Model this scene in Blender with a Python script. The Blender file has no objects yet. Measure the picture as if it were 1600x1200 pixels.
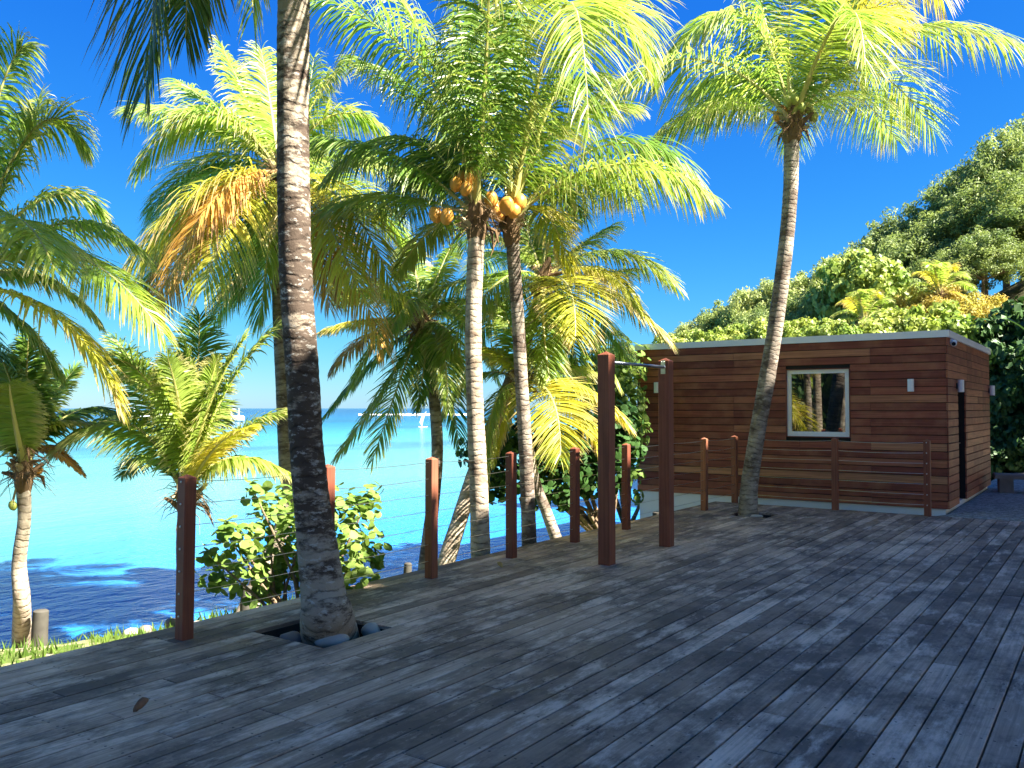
import bpy, math, random
import numpy as np
from mathutils import Vector, Matrix, noise as mnoise

# ------------------------------------------------------------------ camera, sky, sun, exposure
scene = bpy.context.scene
COL = scene.collection
R = math.radians
CAM_H = 1.6
FPX = 1340.0                       # focal length in pixels of the 1600 px wide photograph
YAW = R(35.2)                      # the boards run along +Y, the camera looks 35.2 degrees left of them
PITCH = math.atan(38 / FPX)
cam_d = bpy.data.cameras.new('camera')
cam_d.sensor_width = 36; cam_d.lens = 36 * FPX / 1600
cam_d.clip_start = 0.05; cam_d.clip_end = 60000
cam = bpy.data.objects.new('camera', cam_d); COL.objects.link(cam)
cam.location = (0, 0, CAM_H)
cam.rotation_euler = (math.pi / 2 + PITCH, 0, YAW)
scene.camera = cam

SUN_EL = R(46); SUN_AZ = math.atan2(0.97, 0.20)      # azimuth measured from +Y towards +X
SUN_DIR = Vector((math.sin(SUN_AZ) * math.cos(SUN_EL), math.cos(SUN_AZ) * math.cos(SUN_EL), math.sin(SUN_EL)))
world = bpy.data.worlds.new('World'); scene.world = world; world.use_nodes = True
wn = world.node_tree; wn.nodes.clear()
sky = wn.nodes.new('ShaderNodeTexSky'); sky.sky_type = 'NISHITA'; sky.sun_disc = False
sky.sun_elevation = SUN_EL; sky.sun_rotation = SUN_AZ
sky.altitude = 0; sky.air_density = 1.0; sky.dust_density = 0.15; sky.ozone_density = 3.0
sep = wn.nodes.new('ShaderNodeSeparateColor'); com = wn.nodes.new('ShaderNodeCombineColor')
wn.links.new(sky.outputs[0], sep.inputs[0])
for i, (k, g) in enumerate(((0.0185, 1.85), (0.138, 1.12), (0.74, 0.42))):      # deep clear tropical blue: per-channel contrast of the same sky
    pw = wn.nodes.new('ShaderNodeMath'); pw.operation = 'POWER'; pw.inputs[1].default_value = g
    ml = wn.nodes.new('ShaderNodeMath'); ml.operation = 'MULTIPLY'; ml.inputs[1].default_value = k
    wn.links.new(sep.outputs[i], pw.inputs[0]); wn.links.new(pw.outputs[0], ml.inputs[0]); wn.links.new(ml.outputs[0], com.inputs[i])
bg = wn.nodes.new('ShaderNodeBackground'); bg.inputs['Strength'].default_value = 0.096
wo = wn.nodes.new('ShaderNodeOutputWorld')
wn.links.new(com.outputs[0], bg.inputs['Color']); wn.links.new(bg.outputs[0], wo.inputs[0])
sun_d = bpy.data.lights.new('sun', 'SUN'); sun_d.energy = 4.2; sun_d.angle = R(0.5); sun_d.color = (1.0, 0.93, 0.80)
sun = bpy.data.objects.new('sun', sun_d); COL.objects.link(sun)
sun.rotation_euler = (-SUN_DIR).to_track_quat('-Z', 'Y').to_euler(); sun.location = (30, 6, 40)
scene.view_settings.view_transform = 'Standard'; scene.view_settings.look = 'None'
scene.view_settings.gamma = 1.0; scene.view_settings.exposure = 2.85
scene.view_settings.use_curve_mapping = False

# ------------------------------------------------------------------ pixel helpers (1600 x 1200 photograph)
_cr = Vector((math.cos(YAW), math.sin(YAW), 0)); _ch = Vector((-math.sin(YAW), math.cos(YAW), 0))
_cf = _ch * math.cos(PITCH) + Vector((0, 0, 1)) * math.sin(PITCH)
_cu = -_ch * math.sin(PITCH) + Vector((0, 0, 1)) * math.cos(PITCH)
CAMP = Vector((0, 0, CAM_H))
def ray(u, v): return _cf + _cr * ((u - 800) / FPX) + _cu * ((600 - v) / FPX)
def P(u, v, d): return CAMP + ray(u, v) * d
def G(u, v, z=0.0):
    r = ray(u, v); return CAMP + r * ((z - CAM_H) / r.z)

ORD = ['first', 'second', 'third', 'fourth', 'fifth', 'sixth', 'seventh', 'eighth', 'ninth']
rng = random.Random(7); nr = np.random.default_rng(11)

# ------------------------------------------------------------------ object helpers
def link(o, parent=None):
    COL.objects.link(o)
    if parent is not None: o.parent = parent
    return o
def tag(o, label=None, cat=None, group=None, kind=None):
    if label: o['label'] = label
    if cat: o['category'] = cat
    if group: o['group'] = group
    if kind: o['kind'] = kind
    return o
def empty(name, loc=(0, 0, 0), rz=0):
    o = bpy.data.objects.new(name, None); o.location = loc; o.rotation_euler = (0, 0, rz); o.empty_display_size = .2
    return link(o)
def mesh_of(name, verts, faces, mats, mi=None, uv=None, smooth=False):
    me = bpy.data.meshes.new(name)
    me.from_pydata([tuple(v) for v in verts], [], faces)
    for m in (mats if isinstance(mats, (list, tuple)) else [mats]): me.materials.append(m)
    if mi is not None: me.polygons.foreach_set('material_index', np.asarray(mi, dtype=np.int32))
    if smooth: me.polygons.foreach_set('use_smooth', np.ones(len(me.polygons), dtype=bool))
    if uv is not None:
        lay = me.uv_layers.new(name='UVMap')
        li = np.empty(len(me.loops), dtype=np.int32); me.loops.foreach_get('vertex_index', li)
        lay.data.foreach_set('uv', np.asarray(uv, dtype=np.float32)[li].ravel())
    me.update(); return me
def obj(name, me, parent=None, loc=(0, 0, 0), rot=(0, 0, 0), scale=(1, 1, 1)):
    o = bpy.data.objects.new(name, me); o.location = loc; o.rotation_euler = rot; o.scale = scale
    return link(o, parent)
class MB:
    """collects shapes, builds ONE mesh"""
    def __init__(s): s.v = []; s.f = []; s.m = []; s.sm = []
    def add(s, vs, fs, m=0):
        b = len(s.v); s.v += [tuple(x) for x in vs]; s.f += [tuple(i + b for i in f) for f in fs]; s.m += [m] * len(fs)
    def box(s, x0, x1, y0, y1, z0, z1, m=0, ch=0.0):
        if ch <= 0:
            vs = [(x0,y0,z0),(x1,y0,z0),(x1,y1,z0),(x0,y1,z0),(x0,y0,z1),(x1,y0,z1),(x1,y1,z1),(x0,y1,z1)]
            fs = [(3,2,1,0),(4,5,6,7),(0,1,5,4),(1,2,6,5),(2,3,7,6),(3,0,4,7)]
        else:
            def ring(i, z): return [(x0+i,y0+i,z),(x1-i,y0+i,z),(x1-i,y1-i,z),(x0+i,y1-i,z)]
            vs = ring(0, z0) + ring(0, z1 - ch) + ring(ch, z1)
            fs = [(3,2,1,0),(8,9,10,11)]
            for k in (0, 4):
                for i in range(4): fs.append((k+i, k+(i+1)%4, k+4+(i+1)%4, k+4+i))
        s.add(vs, fs, m)
    def tube(s, pts, rad, n=8, m=0, caps=True):
        pts = [Vector(p) for p in pts]; k = len(pts)
        if not hasattr(rad, '__len__'): rad = [rad] * k
        vs = []; fs = []; prev = None
        for i, p in enumerate(pts):
            t = (pts[min(i+1,k-1)] - pts[max(i-1,0)]).normalized()
            a = prev - t * prev.dot(t) if prev is not None else t.orthogonal()
            if a.length < 1e-5: a = t.orthogonal()
            a.normalize(); prev = a; b = t.cross(a)
            for j in range(n):
                q = 2*math.pi*j/n; vs.append(p + (a*math.cos(q) + b*math.sin(q)) * rad[i])
        for i in range(k-1):
            for j in range(n): fs.append((i*n+j, i*n+(j+1)%n, (i+1)*n+(j+1)%n, (i+1)*n+j))
        if caps: fs.append(tuple(range(n-1,-1,-1))); fs.append(tuple(range((k-1)*n, k*n)))
        s.add(vs, fs, m)
    def ball(s, c, r, nu=10, nv=7, m=0, jit=0.0, rg=None):
        vs = []; fs = []; c = Vector(c); r = Vector(r) if hasattr(r, '__len__') else Vector((r, r, r))
        for i in range(nv + 1):
            th = math.pi * i / nv
            for j in range(nu):
                ph = 2*math.pi*j/nu; k = 1 + (rg.uniform(-jit, jit) if jit else 0)
                vs.append((c.x + r.x*k*math.sin(th)*math.cos(ph), c.y + r.y*k*math.sin(th)*math.sin(ph), c.z + r.z*k*math.cos(th)))
        for i in range(nv):
            for j in range(nu): fs.append((i*nu+j, (i+1)*nu+j, (i+1)*nu+(j+1)%nu, i*nu+(j+1)%nu))
        s.add(vs, fs, m)
    def mesh(s, name, mats, smooth=False): return mesh_of(name, s.v, s.f, mats, s.m, None, smooth)
    def build(s, name, mats, parent=None, smooth=False, loc=(0,0,0), rot=(0,0,0)):
        return obj(name, s.mesh(name, mats, smooth), parent, loc, rot)

# ------------------------------------------------------------------ material helpers
class NT:
    def __init__(s, name):
        s.mat = bpy.data.materials.new(name); s.mat.use_nodes = True; s.t = s.mat.node_tree; s.t.nodes.clear()
        s.out = s.n('ShaderNodeOutputMaterial')
    def n(s, typ, **kw):
        nd = s.t.nodes.new(typ)
        for k, v in kw.items(): setattr(nd, k, v)
        return nd
    def l(s, a, b): s.t.links.new(a, b)
    def val(s, sock, x):
        if hasattr(x, 'links'): s.l(x, sock)
        else: sock.default_value = x
    def noise(s, vec, scale, detail=4, rough=0.55, out='Fac'):
        nd = s.n('ShaderNodeTexNoise'); s.l(vec, nd.inputs['Vector']); nd.inputs['Scale'].default_value = scale
        nd.inputs['Detail'].default_value = detail; nd.inputs['Roughness'].default_value = rough; return nd.outputs[out]
    def ramp(s, fac, stops, interp='LINEAR'):
        nd = s.n('ShaderNodeValToRGB'); s.l(fac, nd.inputs[0]); cr = nd.color_ramp; cr.interpolation = interp
        while len(cr.elements) < len(stops): cr.elements.new(0.5)
        for e, (p, c) in zip(cr.elements, stops):
            e.position = p; e.color = (c, c, c, 1) if not hasattr(c, '__len__') else (*c, 1)
        return nd.outputs[0]
    def mix(s, fac, a, b, mode='MIX'):
        nd = s.n('ShaderNodeMix', data_type='RGBA', blend_type=mode)
        s.val(nd.inputs['Factor'], fac)
        for nm, x in (('A', a), ('B', b)):
            sk = [i for i in nd.inputs if i.name == nm and i.type == 'RGBA'][0]
            if hasattr(x, 'links'): s.l(x, sk)
            else: sk.default_value = (*x, 1) if len(x) == 3 else x
        return [o for o in nd.outputs if o.type == 'RGBA'][0]
    def math(s, op, a, b=0.0, clamp=False):
        nd = s.n('ShaderNodeMath', operation=op, use_clamp=clamp); s.val(nd.inputs[0], a); s.val(nd.inputs[1], b); return nd.outputs[0]
    def vmul(s, vec, xyz):
        nd = s.n('ShaderNodeMapping'); s.l(vec, nd.inputs[0]); nd.inputs['Scale'].default_value = xyz; return nd.outputs[0]
    def vadd(s, a, b):
        nd = s.n('ShaderNodeVectorMath', operation='ADD'); s.l(a, nd.inputs[0]); s.val(nd.inputs[1], b); return nd.outputs[0]
    def bump(s, h, strength, dist):
        nd = s.n('ShaderNodeBump'); s.l(h, nd.inputs['Height']); nd.inputs['Strength'].default_value = strength; nd.inputs['Distance'].default_value = dist
        return nd.outputs[0]
    def bsdf(s, col, rough=0.6, spec=0.3, normal=None, metal=0.0, **kw):
        nd = s.n('ShaderNodeBsdfPrincipled')
        if hasattr(col, 'links'): s.l(col, nd.inputs['Base Color'])
        else: nd.inputs['Base Color'].default_value = (*col, 1)
        s.val(nd.inputs['Roughness'], rough); s.val(nd.inputs['Specular IOR Level'], spec); nd.inputs['Metallic'].default_value = metal
        if normal is not None: s.l(normal, nd.inputs['Normal'])
        for k, v in kw.items(): s.val(nd.inputs[k], v)
        return nd.outputs[0]
    def done(s, sh): s.l(sh, s.out.inputs[0]); return s.mat
    @property
    def pos(s): return s.n('ShaderNodeNewGeometry').outputs['Position']
    @property
    def rand(s): return s.n('ShaderNodeObjectInfo').outputs['Random']
    def randvec(s, k=37.0):
        r = s.rand; c = s.n('ShaderNodeCombineXYZ'); m = s.math('MULTIPLY', r, k)
        for i in range(3): s.l(m, c.inputs[i])
        return c.outputs[0]

def plain(name, col, rough=0.5, spec=0.3, metal=0.0, var=0.12, scale=6.0):
    m = NT(name); f = m.noise(m.pos, scale, 5)
    c = m.mix(f, tuple(x*(1-var) for x in col), tuple(min(1, x*(1+var)) for x in col))
    return m.done(m.bsdf(c, rough, spec, m.bump(m.noise(m.pos, scale*12, 3), .15, .004), metal))

def leaf_mat(name, c1, c2, tip=None, trans=0.45, rough=0.4, spec=0.35, uv=False, nscale=1.3, shade=None):
    m = NT(name)
    f = m.noise(m.vadd(m.pos, m.randvec()), nscale, 3)
    f = m.ramp(f, [(.3, 0.0), (.7, 1.0)])
    c = m.mix(f, c1, c2)
    if uv:
        u = m.n('ShaderNodeTexCoord').outputs['UV']; sp = m.n('ShaderNodeSeparateXYZ'); m.l(u, sp.inputs[0])
        k = m.math('ADD', sp.outputs[1], m.math('MULTIPLY', m.math('SUBTRACT', m.noise(m.pos, 3.0, 3), .5), 1.1))
        c = m.mix(m.ramp(k, [(.62, 0.0), (1.02, 1.0)]), c, tip or c2)
    b = m.bsdf(c, rough, spec)
    t = m.n('ShaderNodeBsdfTranslucent'); m.l(m.mix(.5, c, (1.0, 1.0, .42), 'MULTIPLY'), t.inputs[0])
    mx = m.n('ShaderNodeMixShader'); mx.inputs[0].default_value = trans; m.l(b, mx.inputs[1]); m.l(t.outputs[0], mx.inputs[2])
    return m.done(mx.outputs[0])

M = {}
M['frond_green'] = leaf_mat('frond_green', (.12, .25, .035), (.23, .36, .06), (.40, .42, .12), .48, .33, .5, True)
M['frond_light'] = leaf_mat('frond_light', (.25, .41, .06), (.44, .52, .11), (.60, .54, .24), .6, .36, .5, True)
M['frond_yellow'] = leaf_mat('frond_yellow', (.50, .56, .07), (.70, .62, .10), (.68, .50, .25), .6, .4, .45, True)
M['frond_dry'] = leaf_mat('frond_dry', (.74, .50, .10), (.70, .38, .11), (.52, .30, .17), .45, .55, .25, True)
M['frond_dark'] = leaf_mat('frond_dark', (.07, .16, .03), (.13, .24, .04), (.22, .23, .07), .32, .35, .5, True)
M['rachis'] = plain('rachis', (.42, .40, .13), .45, .4)
M['rachis_dry'] = plain('rachis_dry', (.40, .24, .11), .6, .2)
M['sheath'] = plain('sheath', (.17, .11, .06), .85, .1, var=.5, scale=18)
M['stub'] = plain('stub', (.42, .34, .20), .7, .2, var=.35, scale=14)
M['coconut_orange'] = plain('coconut_orange', (.70, .33, .06), .45, .4, var=.2, scale=5)
M['coconut_green'] = plain('coconut_green', (.30, .34, .07), .45, .4, var=.25, scale=7)
M['hill_dark'] = leaf_mat('hill_dark', (.12, .19, .055), (.36, .43, .14), None, .42, .5, .3, nscale=.9)
M['hill_light'] = leaf_mat('hill_light', (.20, .28, .07), (.44, .48, .18), None, .4, .5, .3, nscale=.9)
M['hill_bright'] = leaf_mat('hill_bright', (.17, .30, .05), (.44, .47, .12), None, .4, .45, .35, nscale=1.0)
M['hill_gold'] = leaf_mat('hill_gold', (.40, .40, .07), (.52, .34, .10), None, .35, .5, .3, nscale=1.1)
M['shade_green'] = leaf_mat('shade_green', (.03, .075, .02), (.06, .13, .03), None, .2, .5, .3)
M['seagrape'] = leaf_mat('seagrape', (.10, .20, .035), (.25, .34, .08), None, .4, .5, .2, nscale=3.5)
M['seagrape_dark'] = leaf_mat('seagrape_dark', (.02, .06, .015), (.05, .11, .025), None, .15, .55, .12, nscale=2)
M['twig'] = plain('twig', (.24, .17, .11), .8, .15, var=.35, scale=12)
M['bark'] = plain('bark', (.20, .155, .11), .9, .1, var=.4, scale=9)
M['dry_leaf'] = plain('dry_leaf', (.28, .17, .11), .7, .2, var=.5, scale=40)
M['dry_leaf_tan'] = plain('dry_leaf_tan', (.55, .36, .14), .7, .2, var=.3, scale=40)
M['white_paint'] = plain('white_paint', (.88, .88, .87), .45, .4, var=.03)
M['white_boat'] = plain('white_boat', (.85, .86, .88), .3, .5, var=.03, scale=1)
M['boat_glass'] = plain('boat_glass', (.04, .05, .07), .1, .6, var=.1)
M['steel'] = plain('steel', (.62, .62, .60), .3, .5, 1.0, var=.1)
M['bar_steel'] = plain('bar_steel', (.30, .33, .42), .35, .5, 1.0, var=.15)
M['black'] = plain('black', (.015, .015, .018), .4, .5, var=.1)
M['lens'] = plain('lens', (.01, .01, .012), .08, .7, var=.1)
M['room_dark'] = plain('room_dark', (.03, .028, .025), .9, .1)
M['pile'] = plain('pile', (.075, .07, .06), .9, .1, var=.4, scale=11)
M['stone'] = plain('stone', (.42, .39, .35), .85, .2, var=.3, scale=9)
M['soil'] = plain('soil', (.03, .025, .02), .95, .05, var=.4, scale=20)
M['joist'] = plain('joist', (.05, .04, .035), .9, .1, var=.3)
M['wet_rock'] = plain('wet_rock', (.20, .17, .15), .6, .3, var=.4, scale=6)
M['foam'] = plain('foam', (.85, .87, .88), .8, .2, var=.05)

def trunk_mat(name, light, mid, dark, lichen, darkness, ring=16.0, zone=None):
    m = NT(name)
    uv = m.n('ShaderNodeTexCoord').outputs['UV']
    sp = m.n('ShaderNodeSeparateXYZ'); m.l(uv, sp.inputs[0])
    ps = m.vadd(m.pos, m.randvec())
    warp = m.noise(ps, 5.0, 4)
    h = m.math('ADD', m.math('MULTIPLY', sp.outputs[1], ring), m.math('MULTIPLY', warp, 2.2))
    saw = m.math('FRACT', h)
    ringm = m.ramp(saw, [(0.0, 1.0), (.10, .85), (.24, .12), (.8, 0.0), (1.0, .55)])
    ringm = m.math('MULTIPLY', ringm, m.ramp(m.noise(ps, 9.0, 4), [(.35, .15), (.62, 1.0)]))
    big = m.ramp(m.noise(m.vmul(ps, (1, 1, 1.6)), 2.6, 6, .65), [(.5 - darkness*.5, 0.0), (.72 - darkness*.45, 1.0)])
    if zone:      # darker blotched stretch of this trunk, metres above its foot
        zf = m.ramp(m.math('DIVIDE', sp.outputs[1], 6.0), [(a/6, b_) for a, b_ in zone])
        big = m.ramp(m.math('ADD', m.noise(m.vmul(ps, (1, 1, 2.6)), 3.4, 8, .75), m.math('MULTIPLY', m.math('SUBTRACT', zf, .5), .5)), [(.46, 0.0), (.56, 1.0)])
    c = m.mix(m.noise(ps, 7.0, 5), light, mid)
    c = m.mix(big, c, dark)
    lic = m.ramp(m.noise(m.vmul(ps, (1, 1, 2.2)), 11.0, 6, .7), [(.56, 0.0), (.63, 1.0)])
    c = m.mix(m.math('MULTIPLY', lic, lichen), c, (.52, .50, .45))
    c = m.mix(m.math('MULTIPLY', ringm, .75), c, tuple(x*.35 for x in dark))
    hh = m.math('ADD', m.math('MULTIPLY', ringm, -1.0), m.math('MULTIPLY', m.noise(ps, 30.0, 6, .7), .8))
    return m.done(m.bsdf(c, .85, .15, m.bump(hh, .7, .012)))
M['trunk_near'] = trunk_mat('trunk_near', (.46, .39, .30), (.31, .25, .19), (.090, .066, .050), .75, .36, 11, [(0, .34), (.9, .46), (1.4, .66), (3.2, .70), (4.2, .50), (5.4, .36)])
M['trunk_pale'] = trunk_mat('trunk_pale', (.58, .50, .39), (.44, .36, .27), (.16, .11, .075), .25, .12, 13)
M['trunk_grey'] = trunk_mat('trunk_grey', (.50, .45, .37), (.35, .29, .22), (.12, .09, .07), .4, .3, 14)

def deck_mat():
    m = NT('deck_weathered'); p = m.pos; rv = m.randvec(53.0)
    pr = m.vadd(p, rv)
    base = m.ramp(m.rand, [(0.0, (.26, .175, .125)), (.35, (.42, .285, .205)), (.8, (.62, .43, .31)), (1.0, (.84, .61, .46))])
    grain = m.noise(m.vmul(pr, (60, 1.6, 60)), 1.0, 5, .65)
    c = m.mix(m.math('MULTIPLY', m.ramp(grain, [(.35, 1.0), (.62, 0.0)]), .5), base, (.15, .11, .072))
    blot = m.ramp(m.noise(m.vadd(m.vmul(p, (1.0, .6, 1)), (3.1, 8.2, 0)), 1.7, 9, .74), [(.44, 0.0), (.57, 1.0)])
    c = m.mix(m.math('MULTIPLY', blot, .78), c, (.10, .07, .055))
    pale = m.ramp(m.noise(m.vmul(pr, (3, .9, 3)), 1.9, 9, .72), [(.52, 0.0), (.64, 1.0)])
    c = m.mix(m.math('MULTIPLY', pale, .62), c, (.88, .67, .52))
    speck = m.ramp(m.noise(p, 42.0, 2), [(.70, 0.0), (.74, 1.0)])
    c = m.mix(m.math('MULTIPLY', speck, .5), c, (.55, .48, .38))
    # screw heads: two per board over every joist (board-local x, world y)
    oc = m.n('ShaderNodeTexCoord').outputs['Object']; so = m.n('ShaderNodeSeparateXYZ'); m.l(oc, so.inputs[0])
    sw = m.n('ShaderNodeSeparateXYZ'); m.l(p, sw.inputs[0])
    dx = m.math('SUBTRACT', m.math('ABSOLUTE', so.outputs[0]), .045)
    dy = m.math('SUBTRACT', m.math('MULTIPLY', m.math('FRACT', m.math('MULTIPLY', sw.outputs[1], 2.0)), .5), .25)
    dd = m.math('SQRT', m.math('ADD', m.math('MULTIPLY', dx, dx), m.math('MULTIPLY', dy, dy)))
    dot = m.math('LESS_THAN', dd, .0068)
    c = m.mix(m.math('MULTIPLY', dot, .85), c, (.012, .012, .014))
    hgt = m.math('SUBTRACT', m.math('ADD', m.math('MULTIPLY', grain, .8), m.math('MULTIPLY', m.noise(p, 25, 4), .4)), m.math('MULTIPLY', dot, 1.0))
    return m.done(m.bsdf(c, m.ramp(m.noise(p, 4, 4), [(.3, .55), (.7, .8)]), .3, m.bump(hgt, .5, .003)))
M['deck'] = deck_mat()

def plank_mat(name, ca, cb, cc, axis):
    m = NT(name); p = m.pos; pr = m.vadd(p, m.randvec(41.0)); r = m.rand
    base = m.ramp(r, [(0.0, ca), (.45, tuple(.5*(x+y) for x, y in zip(ca, cb))), (.75, cb), (1.0, cc)])
    sc = (1.2, 1.2, 45) if axis != 'z' else (45, 45, 1.2)
    g = m.noise(m.vmul(pr, sc), 1.0, 5, .6)
    c = m.mix(m.math('MULTIPLY', m.ramp(g, [(.38, 1.0), (.6, 0.0)]), .45), base, tuple(x*.4 for x in ca))
    c = m.mix(m.math('MULTIPLY', m.ramp(m.noise(pr, 2.3, 5), [(.45, 0.0), (.75, 1.0)]), .35), c, cc)
    return m.done(m.bsdf(c, .55, .3, m.bump(g, .35, .002)))
M['plank'] = plank_mat('shed_plank', (.20, .050, .032), (.37, .105, .060), (.58, .27, .13), 'x')
M['post'] = plank_mat('post_wood', (.20, .058, .034), (.26, .080, .045), (.34, .135, .075), 'z')
M['fascia'] = plain('fascia', (.84, .85, .85), .5, .3, var=.04)

def ground_mat():
    m = NT('ground_soil'); p = m.pos; sp = m.n('ShaderNodeSeparateXYZ'); m.l(p, sp.inputs[0])
    sand = m.mix(m.noise(p, 8, 5), (.36, .29, .19), (.50, .42, .29))
    grass = m.mix(m.noise(p, 14, 4), (.06, .10, .02), (.13, .17, .04))
    hill = m.mix(m.noise(p, 1.5, 5), (.05, .06, .025), (.13, .11, .06))
    grav = m.mix(m.ramp(m.noise(p, 17, 6, .85), [(.38, 0.0), (.62, 1.0)]), (.10, .10, .085), (.55, .53, .47))
    beach = m.mix(m.ramp(m.noise(p, 1.7, 4), [(.36, 0.0), (.5, 1.0)]), sand, grass)
    inland = m.mix(m.ramp(sp.outputs[2], [(.0, 0.0), (1.0, 1.0)]), grav, hill)
    c = m.mix(m.math('GREATER_THAN', sp.outputs[2], -.25), beach, inland)
    wet = m.math('LESS_THAN', sp.outputs[2], -1.05)
    c = m.mix(m.math('MULTIPLY', wet, .6), c, (.16, .12, .08))
    return m.done(m.bsdf(c, .9, .15, m.bump(m.noise(p, 40, 5, .7), .8, .02)))
M['ground'] = ground_mat()
M['grass'] = leaf_mat('grass', (.06, .13, .02), (.15, .22, .04), None, .3, .6, .2, nscale=2)

def sea_mat():
    m = NT('sea_water'); p = m.pos; sp = m.n('ShaderNodeSeparateXYZ'); m.l(p, sp.inputs[0])
    D = m.math('SUBTRACT', m.math('MULTIPLY', sp.outputs[0], -1.0), 8.8)      # metres seaward of the shore
    wob = m.math('MULTIPLY', m.math('SUBTRACT', m.noise(m.vmul(p, (1, .6, 1)), .5, 7, .7), .5), 9.0)
    L = m.math('LOGARITHM', m.math('MAXIMUM', m.math('ADD', m.math('ADD', D, wob), 3.0), 1.0), 10.0)   # 0..4
    t = m.math('DIVIDE', L, 3.4)
    def k(d): return math.log10(max(d + 3, 1)) / 3.4
    c = m.ramp(t, [(k(-1), (.015, .17, .60)), (k(4), (.020, .19, .56)), (k(10), (.045, .205, .36)), (k(17), (.085, .235, .228)), (k(34), (.070, .226, .235)),
                   (k(60), (.034, .20, .235)), (k(110), (.005, .098, .165)), (k(220), (.002, .056, .140)), (k(600), (.001, .022, .085))])
    sandy = m.ramp(m.noise(m.vmul(p, (.5, 1, 1)), .35, 5), [(.52, 0.0), (.68, 1.0)])
    near = m.ramp(t, [(k(2), 0.0), (k(7), 1.0), (k(22), .6), (k(40), 0.0)])
    c = m.mix(m.math('MULTIPLY', m.math('MULTIPLY', sandy, near), .45), c, (.085, .145, .11))
    reef = m.ramp(m.noise(m.vmul(p, (1, .35, 1)), .035, 4), [(.52, 0.0), (.62, 1.0)])
    far = m.ramp(t, [(k(24), 0.0), (k(38), 1.0), (k(160), 1.0), (k(260), 0.0)])
    c = m.mix(m.math('MULTIPLY', m.math('MULTIPLY', reef, far), .55), c, (.006, .035, .075))
    w1 = m.noise(m.vmul(p, (1.3, .7, 1.0)), 2.0, 6, .6)
    w2 = m.noise(m.vmul(p, (1.4, .7, 1)), 4.5, 4, .6)
    h = m.math('ADD', w1, m.math('MULTIPLY', w2, .4))
    return m.done(m.bsdf(c, .14, .45, m.bump(h, 1.0, .16), IOR=1.33))
M['sea'] = sea_mat()

def glass_mat():
    m = NT('window_glass')
    return m.done(m.bsdf((.012, .016, .015), 0.012, .9, IOR=1.75))
M['glass'] = glass_mat()

# ------------------------------------------------------------------ ground, sea
def sstep(a, b, x):
    t = min(1, max(0, (x - a) / (b - a))); return t*t*(3 - 2*t)
def ground_z(x, y):
    # shore line: X about -8.8 beside the deck, bulging seaward behind the camera
    sh = -8.9 - 1.6 * (1 - sstep(2.5, 6.0, y)) - 9 * (1 - sstep(-10, 2, y))
    beach = -0.55 - 0.35 * sstep(-5.8, sh, x) if x > sh else -0.9 - (sh - x) * 0.42
    beach = max(beach, -3.5)
    flat = -0.03
    inl = sstep(-2.75, -2.35, x) if y > 14.2 else 0.0
    z = beach * (1 - inl) + flat * inl
    if y <= 14.2 and x > -5.8: z = -0.55 if x < 2.0 else -0.55 + .52 * sstep(2.0, 2.4, x)
    side = max(0.0, (x - 3.2) * 0.30) if x > 3.2 else 0.0
    back = max(0.0, 0.60 * (x + 13.5)) * sstep(26.0, 37.0, y)
    h = max(side, back)
    h = min(h, 13 + (h - 13) * .3) if h > 13 else h
    if h > 0.02: z = max(z, h) + 0.35 * mnoise.noise((x*.3, y*.3, 1.7)) * min(1, h)
    return z + (0.035 * mnoise.noise((x*1.1, y*1.1, 0)) if x < -5.8 or h > .02 else 0)
xs = np.concatenate([np.arange(-40, -14, 2.0), np.arange(-14, 4, .35), np.arange(4, 45, 1.6)])
ys = np.concatenate([np.arange(-60, -8, 2.5), np.arange(-8, 30, .4), np.arange(30, 110, 2.5)])
gv = [(x, y, ground_z(x, y)) for y in ys for x in xs]
nx = len(xs)
gf = [(j*nx+i, j*nx+i+1, (j+1)*nx+i+1, (j+1)*nx+i) for j in range(len(ys)-1) for i in range(nx-1)]
tag(obj('ground', mesh_of('ground', gv, gf, M['ground'], smooth=True)), kind='structure')
SEA_Z = -1.3
sv = []; sf = []
radii = [0, 30, 80, 200, 600, 2000, 8000, 30000]; NS = 48
sv.append((0, 0, SEA_Z))
for r in radii[1:]:
    for j in range(NS): sv.append((r*math.cos(2*math.pi*j/NS), r*math.sin(2*math.pi*j/NS), SEA_Z))
for j in range(NS): sf.append((0, 1+j, 1+(j+1) % NS))
for k in range(len(radii)-2):
    for j in range(NS):
        a = 1+k*NS; b = a+NS; sf.append((a+j, b+j, b+(j+1) % NS, a+(j+1) % NS))
tag(obj('sea', mesh_of('sea', sv, sf, M['sea'])), kind='structure')

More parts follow.
